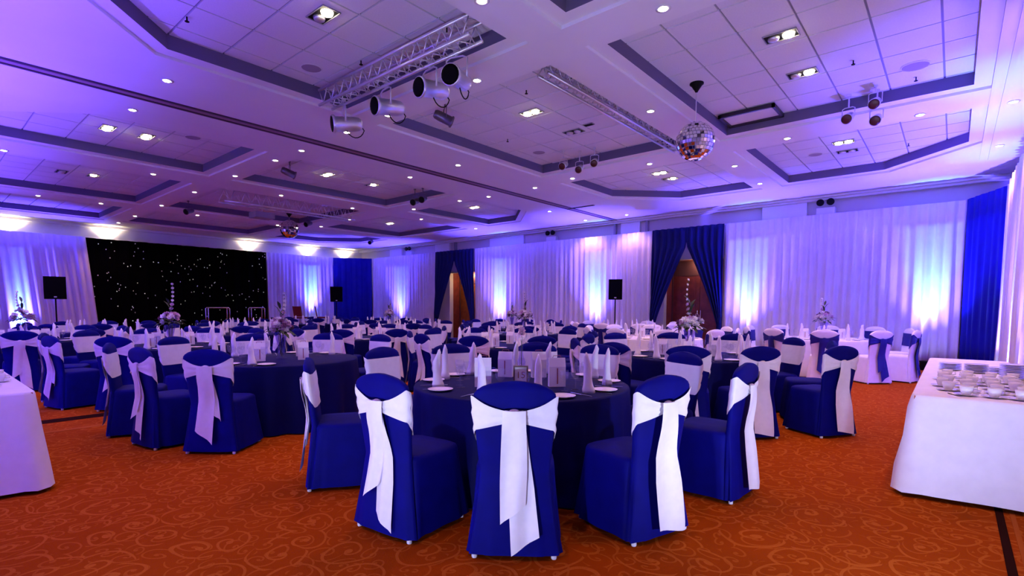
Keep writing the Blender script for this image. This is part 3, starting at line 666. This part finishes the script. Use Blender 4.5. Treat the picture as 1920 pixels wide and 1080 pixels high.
# ------------------------------------------------------------------ chair with fitted cover and tied sash
def superloop(a, b, cx, cy, z, n=40, ex=4.0, fn=None):
    out = []
    for j in range(n):
        t = 2*PI*j/n; c, s = math.cos(t), math.sin(t)
        x = math.copysign(abs(c)**(2/ex), c); y = math.copysign(abs(s)**(2/ex), s)
        k = 1.0 + (fn(t) if fn else 0.0)
        out.append((cx + a*x*k, cy + b*y*k, z))
    return out
def back_y(z): return -0.205 - 0.055*max(0.0, (z-0.45))/0.5
def back_w(z):
    if z < 0.85: return 0.186 + 0.031*min(1, max(0, (z-0.45)/0.35))
    t = min(1.0, (z-0.85)/0.092); return 0.217*max(0.0, 1-t**2.3)**0.5
SEAT_A, SEAT_B = 0.215, 0.218
def skirt_k(z): return 0.19*(1-min(1, z/0.46))**1.2
def make_cover(seed, cm, n=40):
    rnd = random.Random(seed); ph = [rnd.uniform(0, 6.28) for _ in range(4)]
    def fold(z):
        g = (1-z/0.46)
        def f(t):
            corner = max(0, abs(math.sin(2*t))-0.55)/0.45
            return skirt_k(z) + g*(0.11*corner*math.sin(9*t+ph[0]) + 0.030*math.sin(5*t+ph[1]) + 0.022*math.sin(17*t+ph[2]))
        return f
    mb = MB()
    loops = [superloop(SEAT_A, SEAT_B, 0, 0, z, n, 5.0, fold(z)) for z in (0.025, 0.10, 0.19, 0.28, 0.36, 0.42, 0.45)]
    loops += [superloop(SEAT_A*0.97, SEAT_B*0.97, 0, 0, 0.468, n, 5), superloop(SEAT_A*0.88, SEAT_B*0.88, 0, 0, 0.478, n, 5), superloop(SEAT_A*0.4, SEAT_B*0.4, 0, 0, 0.484, n, 5)]
    mb.loft(loops, False, True)
    bl = []
    zs = [0.025, 0.12, 0.22, 0.32, 0.40, 0.45, 0.52, 0.60, 0.68, 0.76, 0.82, 0.85, 0.875, 0.895, 0.912, 0.925, 0.934, 0.9395, 0.942]
    for z in zs:
        w = max(0.03, back_w(z)); th = 0.032 if z < 0.9 else 0.032*max(0.25, (0.944-z)/0.044)**0.5
        yc = back_y(max(z, 0.45)); wav = None
        if z < 0.45:
            g = 1-z/0.45; w = 0.188 + 0.062*g**1.2; th = 0.034 + 0.012*g; yc = back_y(0.45) - 0.035*g
            wav = (lambda gg: (lambda t: gg*(0.05*math.sin(9*t+ph[3]) + 0.02*math.sin(15*t+ph[0]))))(g)
        bl.append(superloop(w, th, 0, yc, z, 40, 3.0, wav))
    mb.loft(bl, False, True)
    return mb.mesh('cover', cm, True)
def make_sash(seed, sm, n=44):
    rnd = random.Random(seed); P = []; m = 7; ph = rnd.uniform(0, 6.28)
    for q in range(n+1):
        t = 2*PI*q/n; row = []
        c, s = math.cos(t), math.sin(t)
        for k in range(m+1):
            v = k/m
            if s >= 0: zt_, zb_ = 0.842, 0.60
            else:
                u = abs(c); zt_ = 0.788 + 0.085*u**1.3; zb_ = 0.735 - 0.055*u**0.7
            # ease from front to back over the sides
            if -0.35 < s < 0.35:
                w = (s+0.35)/0.7; u = abs(c)
                ztb = 0.788 + 0.085*u**1.3; zbb = 0.735 - 0.055*u**0.7
                zt_ = ztb + (0.842-ztb)*w; zb_ = zbb + (0.60-zbb)*w
            z = zb_ + (zt_-zb_)*v
            wd = back_w(min(z, 0.85)); th = 0.032
            x = math.copysign(abs(c)**(2/3.0), c)*wd; y = math.copysign(abs(s)**(2/3.0), s)*th
            of = 0.007 + (0.0045*math.sin(v*15+3*abs(c)+ph)*(1 if s < 0 else 0.45)) + 0.002*math.sin(7*t+ph) + (0.012*(1-abs(c)) if s < 0 else 0)
            L = math.hypot(c, s)
            row.append((x + of*c/L*1.0, back_y(z) + y + of*s/L, z))
        P.append(row)
    return MB().grid(P).mesh('sash_band', sm, True)
def make_knot(sm):
    b = MB(); L = []
    for q in range(7):
        t = q/6*PI; L.append([( (0.010+0.026*math.sin(t)*(1+0.15*math.sin(3*a)))*math.cos(a), (0.006+0.018*math.sin(t))*math.sin(a), -0.036*math.cos(t)) for a in [2*PI*j/12 for j in range(12)]])
    b.loft(L); return b.mesh('sash_knot', sm, True)
def cover_back_y(z):
    if z >= 0.45: return back_y(z) - 0.034
    g = 1-z/0.45
    return min(-SEAT_B*(1+skirt_k(z)), back_y(0.45) - 0.035*g - 0.034 - 0.014*g) - 0.012*g
def make_tail(sm, zend, slant, w0, w1, drift, lift, seed):
    rnd = random.Random(seed); P = []; n = 16; m = 6; ph = rnd.uniform(0, 6.28)
    for i in range(n+1):
        t = i/n; row = []
        for k in range(m+1):
            u = k/m*2-1
            ze = zend + slant*u
            z = 0.795 + (ze-0.795)*t
            w = (w0 + (w1-w0)*min(1, t*1.6))/2
            x = drift*t + u*w*(1 + 0.05*math.sin(5*t+ph))
            y = min(cover_back_y(z), cover_back_y(max(0.03, z-0.05))) - lift - 0.010*math.sin(PI*min(1, t*3)) - 0.011*math.sin(u*3.2+ph+2.2*t)*min(1, t*2) - 0.012*(1-u*u)*math.exp(-t*6)
            row.append((x, y, z))
        P.append(row)
    return MB().grid(P).mesh('sash_tail', sm, True)
def make_foot(): return MB().lathe([(0.013, 0), (0.015, 0.005), (0.014, 0.034)], 8).mesh('foot', mat('white_foot', (0.8, 0.8, 0.8), 0.4))
FOOT = make_foot()
BOW_BLUE = mat('royal_satin', (0.004, 0.006, 0.17), 0.5, sheen=0.0, noise=0.08, nscale=14, bump=0.1)
VARS = {}
for kind, cm, sm in (('navy', NAVY, WHITE), ('white', WCLOTH, BOW_BLUE)):
    for v in range(5):
        tails = [(0.27, 0.05, 0.12, 0.135, -0.045, 0.030, 1), (0.10, -0.05, 0.07, 0.14, 0.05, 0.014, 2)],\
                [(0.16, -0.06, 0.13, 0.155, -0.02, 0.030, 3), (0.33, -0.03, 0.06, 0.07, 0.085, 0.014, 4)],\
                [(0.06, -0.02, 0.12, 0.205, 0.02, 0.028, 5)],\
                [(0.25, 0.05, 0.125, 0.135, -0.005, 0.030, 6), (0.09, 0.05, 0.09, 0.14, 0.06, 0.014, 7)],\
                [(0.30, 0.05, 0.10, 0.12, -0.06, 0.030, 8), (0.13, -0.04, 0.08, 0.12, 0.03, 0.014, 9)]
        VARS[kind, v] = dict(cover=make_cover(v*7+1, cm), sash=make_sash(v*5+2, sm), knot=make_knot(sm), tails=[make_tail(sm, *a) for a in tails[v]])
CHAIRS = [(-7.72, 13.85), (-18.5, 2.72)]
def place_chair(x, y, face, kind, v, label, group, feet=True):
    """x, y: foot of the backrest; face: heading of the sitter"""
    for (cx, cy) in CHAIRS:
        if math.hypot(cx-x, cy-y) < 0.47: return None
    CHAIRS.append((x, y))
    e = tag(E('banquet_chair', (x + 0.22*math.cos(face), y + 0.22*math.sin(face), 0), face - PI/2), label, 'chair', group)
    V = VARS[kind, v]
    O('cover', V['cover'], e); O('sash_band', V['sash'], e); O('sash_knot', V['knot'], e, (0, back_y(0.77)-0.050, 0.765))
    for t in V['tails']: O('sash_tail', t, e)
    if feet:
        for sx in (-1, 1):
            for sy in (-1, 1): O('foot', FOOT, e, (sx*0.21, 0.20 if sy > 0 else -0.250, 0))
    return e

# ------------------------------------------------------------------ table and table ware builders
TR, TH = 0.85, 0.715
def make_cloth(m, seed):
    rnd = random.Random(seed); ph = [rnd.uniform(0, 6.28) for _ in range(3)]; n = 96; mb = MB()
    def loop(r, z, g):
        return [((r + g*(0.03 + 0.030*math.sin(15*t+ph[0]) + 0.016*math.sin(23*t+ph[1])))*math.cos(t), (r + g*(0.03 + 0.030*math.sin(15*t+ph[0]) + 0.016*math.sin(23*t+ph[1])))*math.sin(t), z) for t in [2*PI*j/n for j in range(n)]]
    L = [loop(TR, z, 1-z/TH) for z in (0.012, 0.12, 0.25, 0.40, 0.55, 0.66, 0.70)]
    L += [loop(TR-0.004, TH-0.006, 0), loop(TR-0.014, TH, 0), loop(0.4, TH, 0)]
    mb.loft(L, False, True); return mb.mesh('tablecloth', m, True)
CLOTHS = {'navy': [make_cloth(NAVYT, s) for s in (1, 2, 3)], 'white': [make_cloth(WCLOTH, s) for s in (4, 5)]}
TOPB = MB().lathe([(TR-0.02, TH-0.03), (TR-0.02, TH-0.006)], 40).mesh('tabletop', STAGEW)
PED = MB().lathe([(0.30, 0.0), (0.28, 0.03), (0.05, 0.06), (0.05, TH-0.03), (0.2, TH-0.03)], 16).mesh('pedestal', BLACK)
def make_napkin(seed):
    rnd = random.Random(seed); L = []; n = 14
    tw = rnd.uniform(-0.4, 0.4)
    for z, r, fl in ((0, 0.046, 0.5), (0.03, 0.044, 0.5), (0.06, 0.034, 0.4), (0.10, 0.029, 0.3), (0.16, 0.027, 0.3), (0.21, 0.026, 0.4), (0.245, 0.022, 0.6), (0.275, 0.010, 0.8), (0.285, 0.002, 0.8)):
        lean = 0.012*math.sin(z*9+seed)
        L.append([(r*(1+0.14*math.sin(5*a+seed))*math.cos(a+tw*z*4) + lean + (0.012 if z > 0.24 else 0), r*(1-0.45*fl*0.6)*math.sin(a+tw*z*4), z + (0.018*math.cos(a) if 0.2 < z < 0.28 else 0)) for a in [2*PI*j/n for j in range(n)]])
    return MB().loft(L).mesh('napkin', WHITE, True)
NAPK = [make_napkin(s) for s in range(4)]
PLATE = MB().lathe([(0.045, 0.0), (0.05, 0.004), (0.085, 0.012), (0.092, 0.016), (0.088, 0.017), (0.052, 0.008), (0.01, 0.007)], 24).mesh('side_plate', CHINA, True)
BOWL = MB().lathe([(0.004, 0), (0.033, 0.0), (0.033, 0.003), (0.006, 0.006), (0.004, 0.075), (0.010, 0.085), (0.030, 0.105), (0.038, 0.135), (0.034, 0.175), (0.033, 0.175), (0.036, 0.135), (0.028, 0.108), (0.004, 0.09)], 14, cap0=False, cap1=False)
GOBLET = MB(); GOBLET.v = BOWL.v; GOBLET.f = BOWL.f; GOBLET = GOBLET.mesh('wine_glass', GLASS, True)
KNIFE = MB().box(-0.004, 0.004, -0.10, 0.0, 0.001, 0.006).box(-0.008, 0.008, 0.0, 0.11, 0.001, 0.004).mesh('knife', SILVER)
FORKB = MB().box(-0.003, 0.003, -0.10, 0.04, 0.001, 0.005).box(-0.010, 0.010, 0.04, 0.055, 0.001, 0.005)
for q in (-0.010, -0.0035, 0.003, 0.0075): FORKB.box(q, q+0.0028, 0.055, 0.095, 0.002, 0.005)
FORK = FORKB.mesh('fork', SILVER)
def wedge(w, d, h, m, nm): return MB().loft([[(-w/2, -d/2, 0), (w/2, -d/2, 0), (w/2, d/2, 0), (-w/2, d/2, 0)], [(-w/2, -d/2, h*0.7), (w/2, -d/2, h*0.7), (w/2, d/2, h*0.7), (-w/2, d/2, h*0.7)], [(-w/2, -0.004, h), (w/2, -0.004, h), (w/2, 0.004, h), (-w/2, 0.004, h)]]).mesh(nm, m)
BAG = wedge(0.115, 0.05, 0.20, CARD, 'bag_body')
SLIT = MB().box(-0.004, 0.004, -0.027, 0.027, 0.02, 0.13).mesh('ribbon', RIBBON)
HAND = MB().tube([(-0.03, 0, 0.195), (-0.025, 0, 0.215), (0.025, 0, 0.215), (0.03, 0, 0.195)], 0.002, 5).mesh('bag_handle', RIBBON)
BAGS = 0
def gift_bag(x, y, z, rz, label, s=1.0):
    e = tag(E('gift_bag', (x, y, z), rz), label, 'gift bag', 'white gift bags on the tables')
    O('bag_body', BAG, e); O('ribbon', SLIT, e); O('bag_handle', HAND, e)
    if s != 1.0: e.scale = (s, s, s)
    return e
# blossoms and tall arrangements
def petal_ball(m, r=0.032):
    mb = MB()
    for ring, (tilt, k) in enumerate(((1.25, 6), (0.7, 5), (0.25, 3))):
        for j in range(k):
            a = 2*PI*j/k + ring*0.5; c, s = math.cos(a), math.sin(a); z = r*math.cos(tilt)*0.9; rr = r*math.sin(tilt)
            mb.add([(0, 0, -r*0.4), (rr*math.cos(a-0.5), rr*math.sin(a-0.5), z-r*0.1), (rr*1.25*c, rr*1.25*s, z+r*0.1), (rr*math.cos(a+0.5), rr*math.sin(a+0.5), z-r*0.1)], [(0, 1, 2, 3)])
    mb.lathe([(r*0.25, -r*0.3), (r*0.45, r*0.3), (r*0.2, r*0.7)], 6)
    return mb.mesh('blossom', m, True)
BLO = [petal_ball(PETAL_W, 0.036), petal_ball(PETAL_P, 0.038), petal_ball(PETAL_W, 0.028), petal_ball(PETAL_D, 0.032)]
def leaf_mesh(): return MB().grid([[(0, -0.0, 0), (0, 0, 0)], [(0.05, -0.020, 0.012), (0.05, 0.020, 0.012)], [(0.10, -0.022, 0.012), (0.10, 0.022, 0.012)], [(0.16, -0.003, -0.012), (0.16, 0.003, -0.012)]]).mesh('leaf', LEAF, True)
LEAFM = leaf_mesh()
VASE = MB().lathe([(0.06, 0), (0.06, 0.01), (0.035, 0.03), (0.038, 0.15), (0.06, 0.26), (0.075, 0.28), (0.07, 0.28), (0.034, 0.15), (0.03, 0.04)], 18, cap1=False).mesh('vase', VGLASS, True)
def arrangement(x, y, z, label, s=1.0, seed=0, spike=0.24, n=26):
    rnd = random.Random(seed)
    e = tag(E('flower_arrangement', (x, y, z), rnd.uniform(0, 6)), label, 'flowers', 'tall flower arrangements'); e.scale = (s, s, s)
    O('vase', VASE, e)
    st = MB()
    for q in range(5):
        a = q*1.25; st.tube([(0.01*math.cos(a), 0.01*math.sin(a), 0.03), (0.03*math.cos(a), 0.03*math.sin(a), 0.30)], 0.003, 5)
    O('stems', st.mesh('stems', STEM), e)
    for q in range(n):
        u = rnd.uniform(-0.25, 1); a = q*2.399; rr = math.sqrt(max(0, 1-u*u))*rnd.uniform(0.75, 1.05)
        O('blossom', BLO[rnd.choice((0, 0, 2, 1, 2, 3))], e, (0.125*rr*math.cos(a), 0.125*rr*math.sin(a), 0.36 + 0.10*u), rot=(math.acos(max(-1, min(1, u)))*0.9*-math.sin(a), math.acos(max(-1, min(1, u)))*0.9*math.cos(a), 0))
    for q in range(22):
        a = q*2.399+0.7; O('leaf', LEAFM, e, (0.05*math.cos(a), 0.05*math.sin(a), 0.30+0.012*(q % 5)), rot=(0, rnd.uniform(-0.35, 0.35), a))
    # the long curving spray with small blossoms
    pts = [(0.05*math.sin(t*2.2), 0.02*t, 0.40 + t*(spike+0.10)) for t in [k/8 for k in range(9)]]
    O('spray', MB().tube(pts, 0.004, 5).mesh('spray', STEM), e)
    for k in range(2, 9):
        O('blossom', BLO[2 if k > 3 else 1], e, pts[k], rot=(0.6, 0.3*k, 0), scale=0.62)
    for k in range(4):
        O('leaf', LEAFM, e, (0, 0, 0.42+0.05*k), rot=(0.0, -1.2+0.1*k, k*1.7), scale=0.8)
    return e

# ------------------------------------------------------------------ the round tables and everything on and around them
# name: (x, y, cloth, label, short phrase for what belongs to it, seats [(angle deg, radius of back)], flowers, detail)
def ring10(ph, R=1.45, skip=()): return [(ph+36*k, R) for k in range(10) if k not in skip]
TABLES = [
 ('A', -2.62, 3.20, 'navy', 'round navy-clothed table carrying the number 15', 'table fifteen', [(-52,1.45),(-84,1.42),(-17,1.42),(21,1.62),(-129,1.58),(53,1.42),(96,1.44),(123,1.50),(160,1.40),(190,1.48)], 0, 3),
 ('B', -5.95, 2.85, 'navy', 'round navy-clothed flower table left of table 15', 'the table left of fifteen', [(-50,1.42),(-81,1.42),(-113,1.58),(204,1.58),(168,1.5),(130,1.48),(94,1.42)], 1, 3),
 ('E', -2.55, 6.50, 'navy', 'round navy-clothed flower table right behind table 15', 'the table right behind fifteen', [(-101,1.42),(-69,1.46),(-41,1.43),(-10,1.70),(20,1.55),(47,1.40),(86,1.45),(122,1.45),(158,1.45),(226,1.45)], 1, 3),
 ('F', -5.50, 6.25, 'navy', 'round navy-clothed table directly behind table 15', 'the table directly behind fifteen', ring10(-64), 0, 2),
 ('C', -9.10, 2.65, 'navy', 'round navy-clothed flower table in front of the star cloth', 'the star-cloth flower table', ring10(-76), 1, 2),
 ('D', -12.2, 1.35, 'navy', 'round navy-clothed flower table at the left picture edge', 'the left-edge flower table', ring10(-44), 1, 2),
 ('G', -8.75, 5.95, 'navy', 'round navy-clothed table in the middle of the room', 'the mid-room table', ring10(-52), 0, 2),
 ('J', -4.55, 9.95, 'white', 'round white-clothed table before the larger doorway', 'white table before doorway', ring10(-60), 0, 2),
 ('K', -1.98, 12.05, 'white', 'round white-clothed flower table under the right white drape', 'the right white flower table', [(-44,1.42),(-12,1.5),(-80,1.42),(-115,1.42),(-150,1.42),(174,1.42),(24,1.45),(60,1.45),(96,1.45),(135,1.45)], 1, 2),
 ('L', -7.55, 9.35, 'navy', 'round navy-clothed flower table before the long white drape', 'the long-drape flower table', ring10(-48), 1, 2),
 ('H', -12.0, 4.95, 'navy', 'round navy-clothed table right of the star-cloth flower table', 'the table facing the stage', ring10(-60), 0, 1),
 ('M', -10.75, 8.7, 'navy', 'round navy-clothed table in the middle of the far half', 'the far middle table', ring10(-40), 0, 1),
 ('N', -10.2, 12.0, 'navy', 'round navy-clothed flower table right of the smaller doorway', 'the doorway flower table', ring10(-70), 1, 1),
 ('R', -6.7, 12.65, 'white', 'round white-clothed table left of the larger doorway', 'white table left of doorway', ring10(-50), 0, 1),
 ('I', -15.3, 3.1, 'navy', 'round navy-clothed table nearest the left of the stage', 'the left stage table', ring10(-50), 0, 1),
 ('O', -15.2, 6.6, 'navy', 'round navy-clothed table nearest the middle of the stage', 'the middle stage table', ring10(-66), 0, 1),
 ('P', -14.0, 10.3, 'navy', 'round navy-clothed flower table before the smaller doorway', 'the small-door flower table', ring10(-58), 1, 1),
 ('Q', -17.4, 9.6, 'navy', 'round navy-clothed table near the far blue drape', 'the far corner table', ring10(-62), 0, 1),
]
VIEW = Vector((-0.647, 0.762, 0))
rnd = random.Random(5)
FLOWER_SPEC = {'B': (1.0, 0.26), 'E': (1.15, 0.34), 'C': (1.1, 0.36), 'D': (1.15, 0.24), 'K': (1.15, 0.20), 'L': (1.2, 0.30), 'N': (1.1, 0.2), 'P': (1.1, 0.2)}
TURN = {('A', 3): -24, ('E', 3): -24, ('A', 4): 6, ('A', 5): 10}
CHAIR_VAR = {('E', 3): 2, ('E', 2): 2, ('A', 0): 3, ('A', 1): 0, ('A', 2): 2, ('A', 3): 2, ('A', 4): 1, ('B', 0): 1, ('B', 1): 4, ('B', 2): 1}
for key, tx, ty, kind, tl, short, seats, flowers, detail in TABLES:
    cloth_kind = kind
    t = tag(E('round_table', (tx, ty, 0), rnd.uniform(0, 6)), tl, 'table', 'round banquet tables')
    O('tablecloth', rnd.choice(CLOTHS[cloth_kind]), t); O('tabletop', TOPB, t); O('pedestal', PED, t)
    # order the seats clockwise from the one nearest the camera
    to_cam = math.degrees(math.atan2(-ty, -tx))
    order = sorted(range(len(seats)), key=lambda i: (to_cam + 18 - seats[i][0]) % 360)
    rank = {i: r for r, i in enumerate(order)}
    for i, (ang, R) in enumerate(seats):
        a = RAD(ang); x, y = tx + R*math.cos(a), ty + R*math.sin(a)
        v = CHAIR_VAR.get((key, i), rnd.randrange(5))
        col = 'navy chair with white sash' if kind == 'navy' else 'white chair with blue sash'
        place_chair(x, y, a + PI + RAD(TURN.get((key, i), 0)), kind, v, '%s, %s clockwise from camera, %s' % (col, ORD[rank[i]], short), '%s banquet chairs' % kind, detail >= 2)
    # place settings
    for i, (ang, R) in enumerate(seats):
        a = RAD(ang + (11 if key == 'A' else 0)); o_ = ORD[rank[i]]
        rr = 0.68
        tag(O('napkin', rnd.choice(NAPK), None, (tx + rr*math.cos(a), ty + rr*math.sin(a), TH), rnd.uniform(0, 6)), 'tall folded white napkin, %s place clockwise from camera, %s' % (o_, short), 'napkin', 'upright folded napkins')
        a2 = a + RAD(13)
        if detail >= 2:
            tag(O('side_plate', PLATE, None, (tx + 0.72*math.cos(a2), ty + 0.72*math.sin(a2), TH)), 'white side plate, %s place clockwise from camera, %s' % (o_, short), 'plate', 'white side plates')
            tag(O('wine_glass', GOBLET, None, (tx + 0.52*math.cos(a+0.10), ty + 0.52*math.sin(a+0.10), TH)), 'clear wine glass, %s place clockwise from camera, %s' % (o_, short), 'glass', 'clear wine glasses')
        if detail >= 3:
            tag(O('wine_glass', GOBLET, None, (tx + 0.50*math.cos(a-0.10), ty + 0.50*math.sin(a-0.10), TH), scale=0.86), 'smaller glass, %s place clockwise from camera, %s' % (o_, short), 'glass', 'smaller clear glasses')
            a3 = a - RAD(8)
            tag(O('knife', KNIFE, None, (tx + 0.70*math.cos(a3), ty + 0.70*math.sin(a3), TH), a3+PI/2), 'silver knife, %s place clockwise from camera, %s' % (o_, short), 'knife', 'silver knives')
            a4 = a + RAD(6)
            tag(O('fork', FORK, None, (tx + 0.72*math.cos(a4), ty + 0.72*math.sin(a4), TH), a4+PI/2), 'silver fork, %s place clockwise from camera, %s' % (o_, short), 'fork', 'silver forks')
    # gift bags round the middle
    if key == 'A':
        BG = [(-2.72, 2.86, 0.0), (-2.30, 3.24, 0.2), (-2.72, 3.56, 0.3), (-2.96, 3.40, -0.3)]
        for k, (bx, by, br) in enumerate(BG):
            gift_bag(bx, by, TH, math.atan2(by, bx) - PI/2 + br, 'white paper gift bag with wine ribbon on table fifteen, ' + ['left of the number frame', 'right of the number frame', 'behind the number frame', 'farthest left at the back', 'just right in front'][k], 1.1)
    elif detail >= 2:
        for k in range(4):
            a = RAD(20+90*k); bx, by = tx + 0.32*math.cos(a), ty + 0.32*math.sin(a)
            gift_bag(bx, by, TH, math.atan2(by, bx) - PI/2 + rnd.uniform(-0.5, 0.5), 'white paper gift bag, %s clockwise round the middle of %s' % (ORD[3-k], short))
    if flowers:
        s_, sp = FLOWER_SPEC[key]
        arrangement(tx, ty, TH, 'tall pink and white flower arrangement in lavender vase on ' + short, s_, ord(key), sp)

# number frame and slim bottle on table fifteen
fx, fy = -2.56, 3.12
fr = tag(E('number_frame', (fx, fy, TH), math.atan2(fy, fx) - PI/2), 'small dark-framed table number reading 15', 'sign')
O('frame', MB().box(-0.058, -0.046, -0.01, 0.012, 0, 0.15).box(0.046, 0.058, -0.01, 0.012, 0, 0.15).box(-0.046, 0.046, -0.01, 0.012, 0, 0.012).box(-0.046, 0.046, -0.01, 0.012, 0.138, 0.15).mesh('frame', FRAME), fr)
O('card', MB().box(-0.046, 0.046, -0.002, 0.006, 0.012, 0.138).mesh('card', CARD), fr)
def text_mesh(txt, size, m, depth=0.001):
    cu = bpy.data.curves.new('lettering', 'FONT'); cu.body = txt; cu.size = size; cu.align_x = 'CENTER'; cu.align_y = 'CENTER'; cu.extrude = depth
    ob = bpy.data.objects.new('tmp', cu); COL.objects.link(ob)
    dg = bpy.context.evaluated_depsgraph_get(); me = bpy.data.meshes.new_from_object(ob.evaluated_get(dg)); bpy.data.objects.remove(ob)
    me.materials.clear(); me.materials.append(m); return me
O('numeral', text_mesh('15', 0.075, INK), fr, (0, -0.004, 0.075), rot=(PI/2, 0, 0))
bv = tag(E('bud_vase', (-2.80, 3.42, TH)), 'slim lavender glass vase with one pink flower on table fifteen', 'vase')
O('vase', MB().lathe([(0.035, 0), (0.036, 0.14), (0.016, 0.20), (0.014, 0.28), (0.018, 0.285)], 14, cap1=False).mesh('vase', VGLASS, True), bv)
O('stem', MB().tube([(0, 0, 0.02), (0.004, 0, 0.36)], 0.003, 5).mesh('stem', STEM), bv)
for k, z in enumerate((0.33, 0.38, 0.41)): O('blossom', BLO[1 if k else 0], bv, (0.004, 0, z), rot=(0.5, 0.5*k, 0), scale=0.75)

# ------------------------------------------------------------------ buffet tables
def buffet(name, x0, x1, y0, y1, h, label, seed):
    """white cloth over a rectangular table, with soft corners and a hem just off the floor"""
    rnd = random.Random(seed); ph = rnd.uniform(0, 6.28)
    e = tag(E(name, ((x0+x1)/2, (y0+y1)/2, 0)), label, 'table', 'white-clothed buffet tables')
    a, b = (x1-x0)/2, (y1-y0)/2; n = 120
    def rrect(gx, z, r=0.10, wv=0.0):
        out = []; aa, bb = a+gx, b+gx; per = 4*(aa+bb-2*r) + 2*PI*r; 
        for j in range(n):
            s = per*j/n; segs = [2*(bb-r), PI*r/2, 2*(aa-r), PI*r/2, 2*(bb-r), PI*r/2, 2*(aa-r), PI*r/2]
            px, py, hd = aa, -(bb-r), PI/2
            k = 0
            while s > segs[k] + 1e-9:
                if k % 2 == 0: px += segs[k]*math.cos(hd); py += segs[k]*math.sin(hd)
                else:
                    cx_, cy_ = px - r*math.sin(hd)*1.0, py + r*math.cos(hd); hd += PI/2; px, py = cx_ + r*math.sin(hd), cy_ - r*math.cos(hd)
                s -= segs[k]; k += 1
            if k % 2 == 0: px += s*math.cos(hd); py += s*math.sin(hd); nh = hd
            else:
                cx_, cy_ = px - r*math.sin(hd), py + r*math.cos(hd); nh = hd + s/r; px, py = cx_ + r*math.sin(nh), cy_ - r*math.cos(nh)
            w = wv*(0.5+0.5*math.sin(11*2*PI*j/n+ph))*(1.0 + (1.5 if k % 2 else 0))
            out.append((px + w*math.sin(nh), py - w*math.cos(nh), z))
        return out
    L = [rrect(0.05, 0.03, 0.12, 0.04), rrect(0.038, 0.2, 0.11, 0.03), rrect(0.02, 0.42, 0.09, 0.018), rrect(0.006, 0.62, 0.07, 0.006), rrect(0, h-0.02, 0.06), rrect(-0.005, h-0.005, 0.06), rrect(-0.015, h, 0.06), rrect(-0.2 if min(a, b) > 0.25 else -0.1, h, 0.03)]
    O('cloth', MB().loft(L, False, True).mesh('cloth', WCLOTH, True), e)
    O('tabletop', MB().box(-a+0.02, a-0.02, -b+0.02, b-0.02, h-0.035, h-0.008).mesh('tabletop', STAGEW), e)
    for sx in (-1, 1):
        for sy in (-1, 1): O('leg', MB().box(sx*(a-0.08)-0.02, sx*(a-0.08)+0.02, sy*(b-0.08)-0.02, sy*(b-0.08)+0.02, 0, h-0.035).mesh('leg', BLACK), e)
    return e
BH = 0.712
buffet('buffet_table', -0.205, 0.52, 4.62, 8.3, BH, 'white-clothed buffet table with crockery at the right edge', 1)
buffet('buffet_table', -7.0, -4.95, -0.28, 0.60, BH, 'white-clothed buffet table at the left edge', 2)
CUP = MB().lathe([(0.02, 0), (0.026, 0.005), (0.036, 0.035), (0.040, 0.062), (0.036, 0.062), (0.030, 0.03), (0.015, 0.010)], 16, cap1=False).mesh('bowl', CHINA, True)
HANDLE = MB().tube([(0.036, 0, 0.05), (0.058, 0, 0.048), (0.060, 0, 0.025), (0.033, 0, 0.018)], 0.004, 6).mesh('handle', CHINA, True)
SAUCER = MB().lathe([(0.03, 0), (0.035, 0.003), (0.068, 0.012), (0.07, 0.014), (0.035, 0.006), (0.01, 0.005)], 20).mesh('saucer', CHINA, True)
TUMB = MB().lathe([(0.026, 0), (0.036, 0.09), (0.0345, 0.09), (0.025, 0.006), (0.003, 0.006)], 16, cap1=False).mesh('tumbler', CHINA, True)
def cup(x, y, z, rz, label):
    e = tag(E('tea_cup', (x, y, z), rz), label, 'cup', 'white tea cups on the buffet'); O('bowl', CUP, e); O('handle', HANDLE, e)
rw = ['nearest', 'second', 'third', 'fourth', 'fifth', 'sixth']; cl = ['left', 'second', 'third', 'fourth', 'right']
rnd = random.Random(9)
for r in range(6):
    for c in range(5):
        x = -0.03 + 0.135*c + rnd.uniform(-0.015, 0.015) + 0.02*(r % 2); y = 4.80 + 0.24*r + rnd.uniform(-0.02, 0.02)
        if r == 0 and c == 0: continue
        tag(O('saucer', SAUCER, None, (x, y, BH)), 'white saucer, %s row, %s column on right buffet' % (rw[r], cl[c]), 'saucer', 'white saucers on the buffet')
        cup(x, y, BH+0.006, rnd.uniform(0, 6), 'white tea cup, %s row, %s column on right buffet' % (rw[r], cl[c]))
for k, (x, y, h) in enumerate(((0.0, 6.75, 5), (0.19, 6.6, 6), (0.37, 6.7, 4), (0.42, 6.25, 9))):
    e = tag(E('plate_stack', (x, y, BH)), 'stack of white plates at the back of the right buffet, %s from the left' % ORD[k], 'plates', 'plate stacks on the right buffet')
    for q in range(h): O('plate', PLATE, e, (0, 0, 0.014*q), scale=(1, 1, 0.9))
for k, (x, y) in enumerate(((-5.45, 0.40), (-5.75, 0.48), (-6.1, 0.50), (-5.95, 0.30), (-6.4, 0.46))):
    tag(O('saucer', SAUCER, None, (x, y, BH)), 'white saucer on the left buffet, %s from its front edge' % ORD[k], 'saucer', 'white saucers on the buffet')
    cup(x, y, BH+0.006, 1.3*k, 'white tea cup on the left buffet, %s from its front edge' % ORD[k])
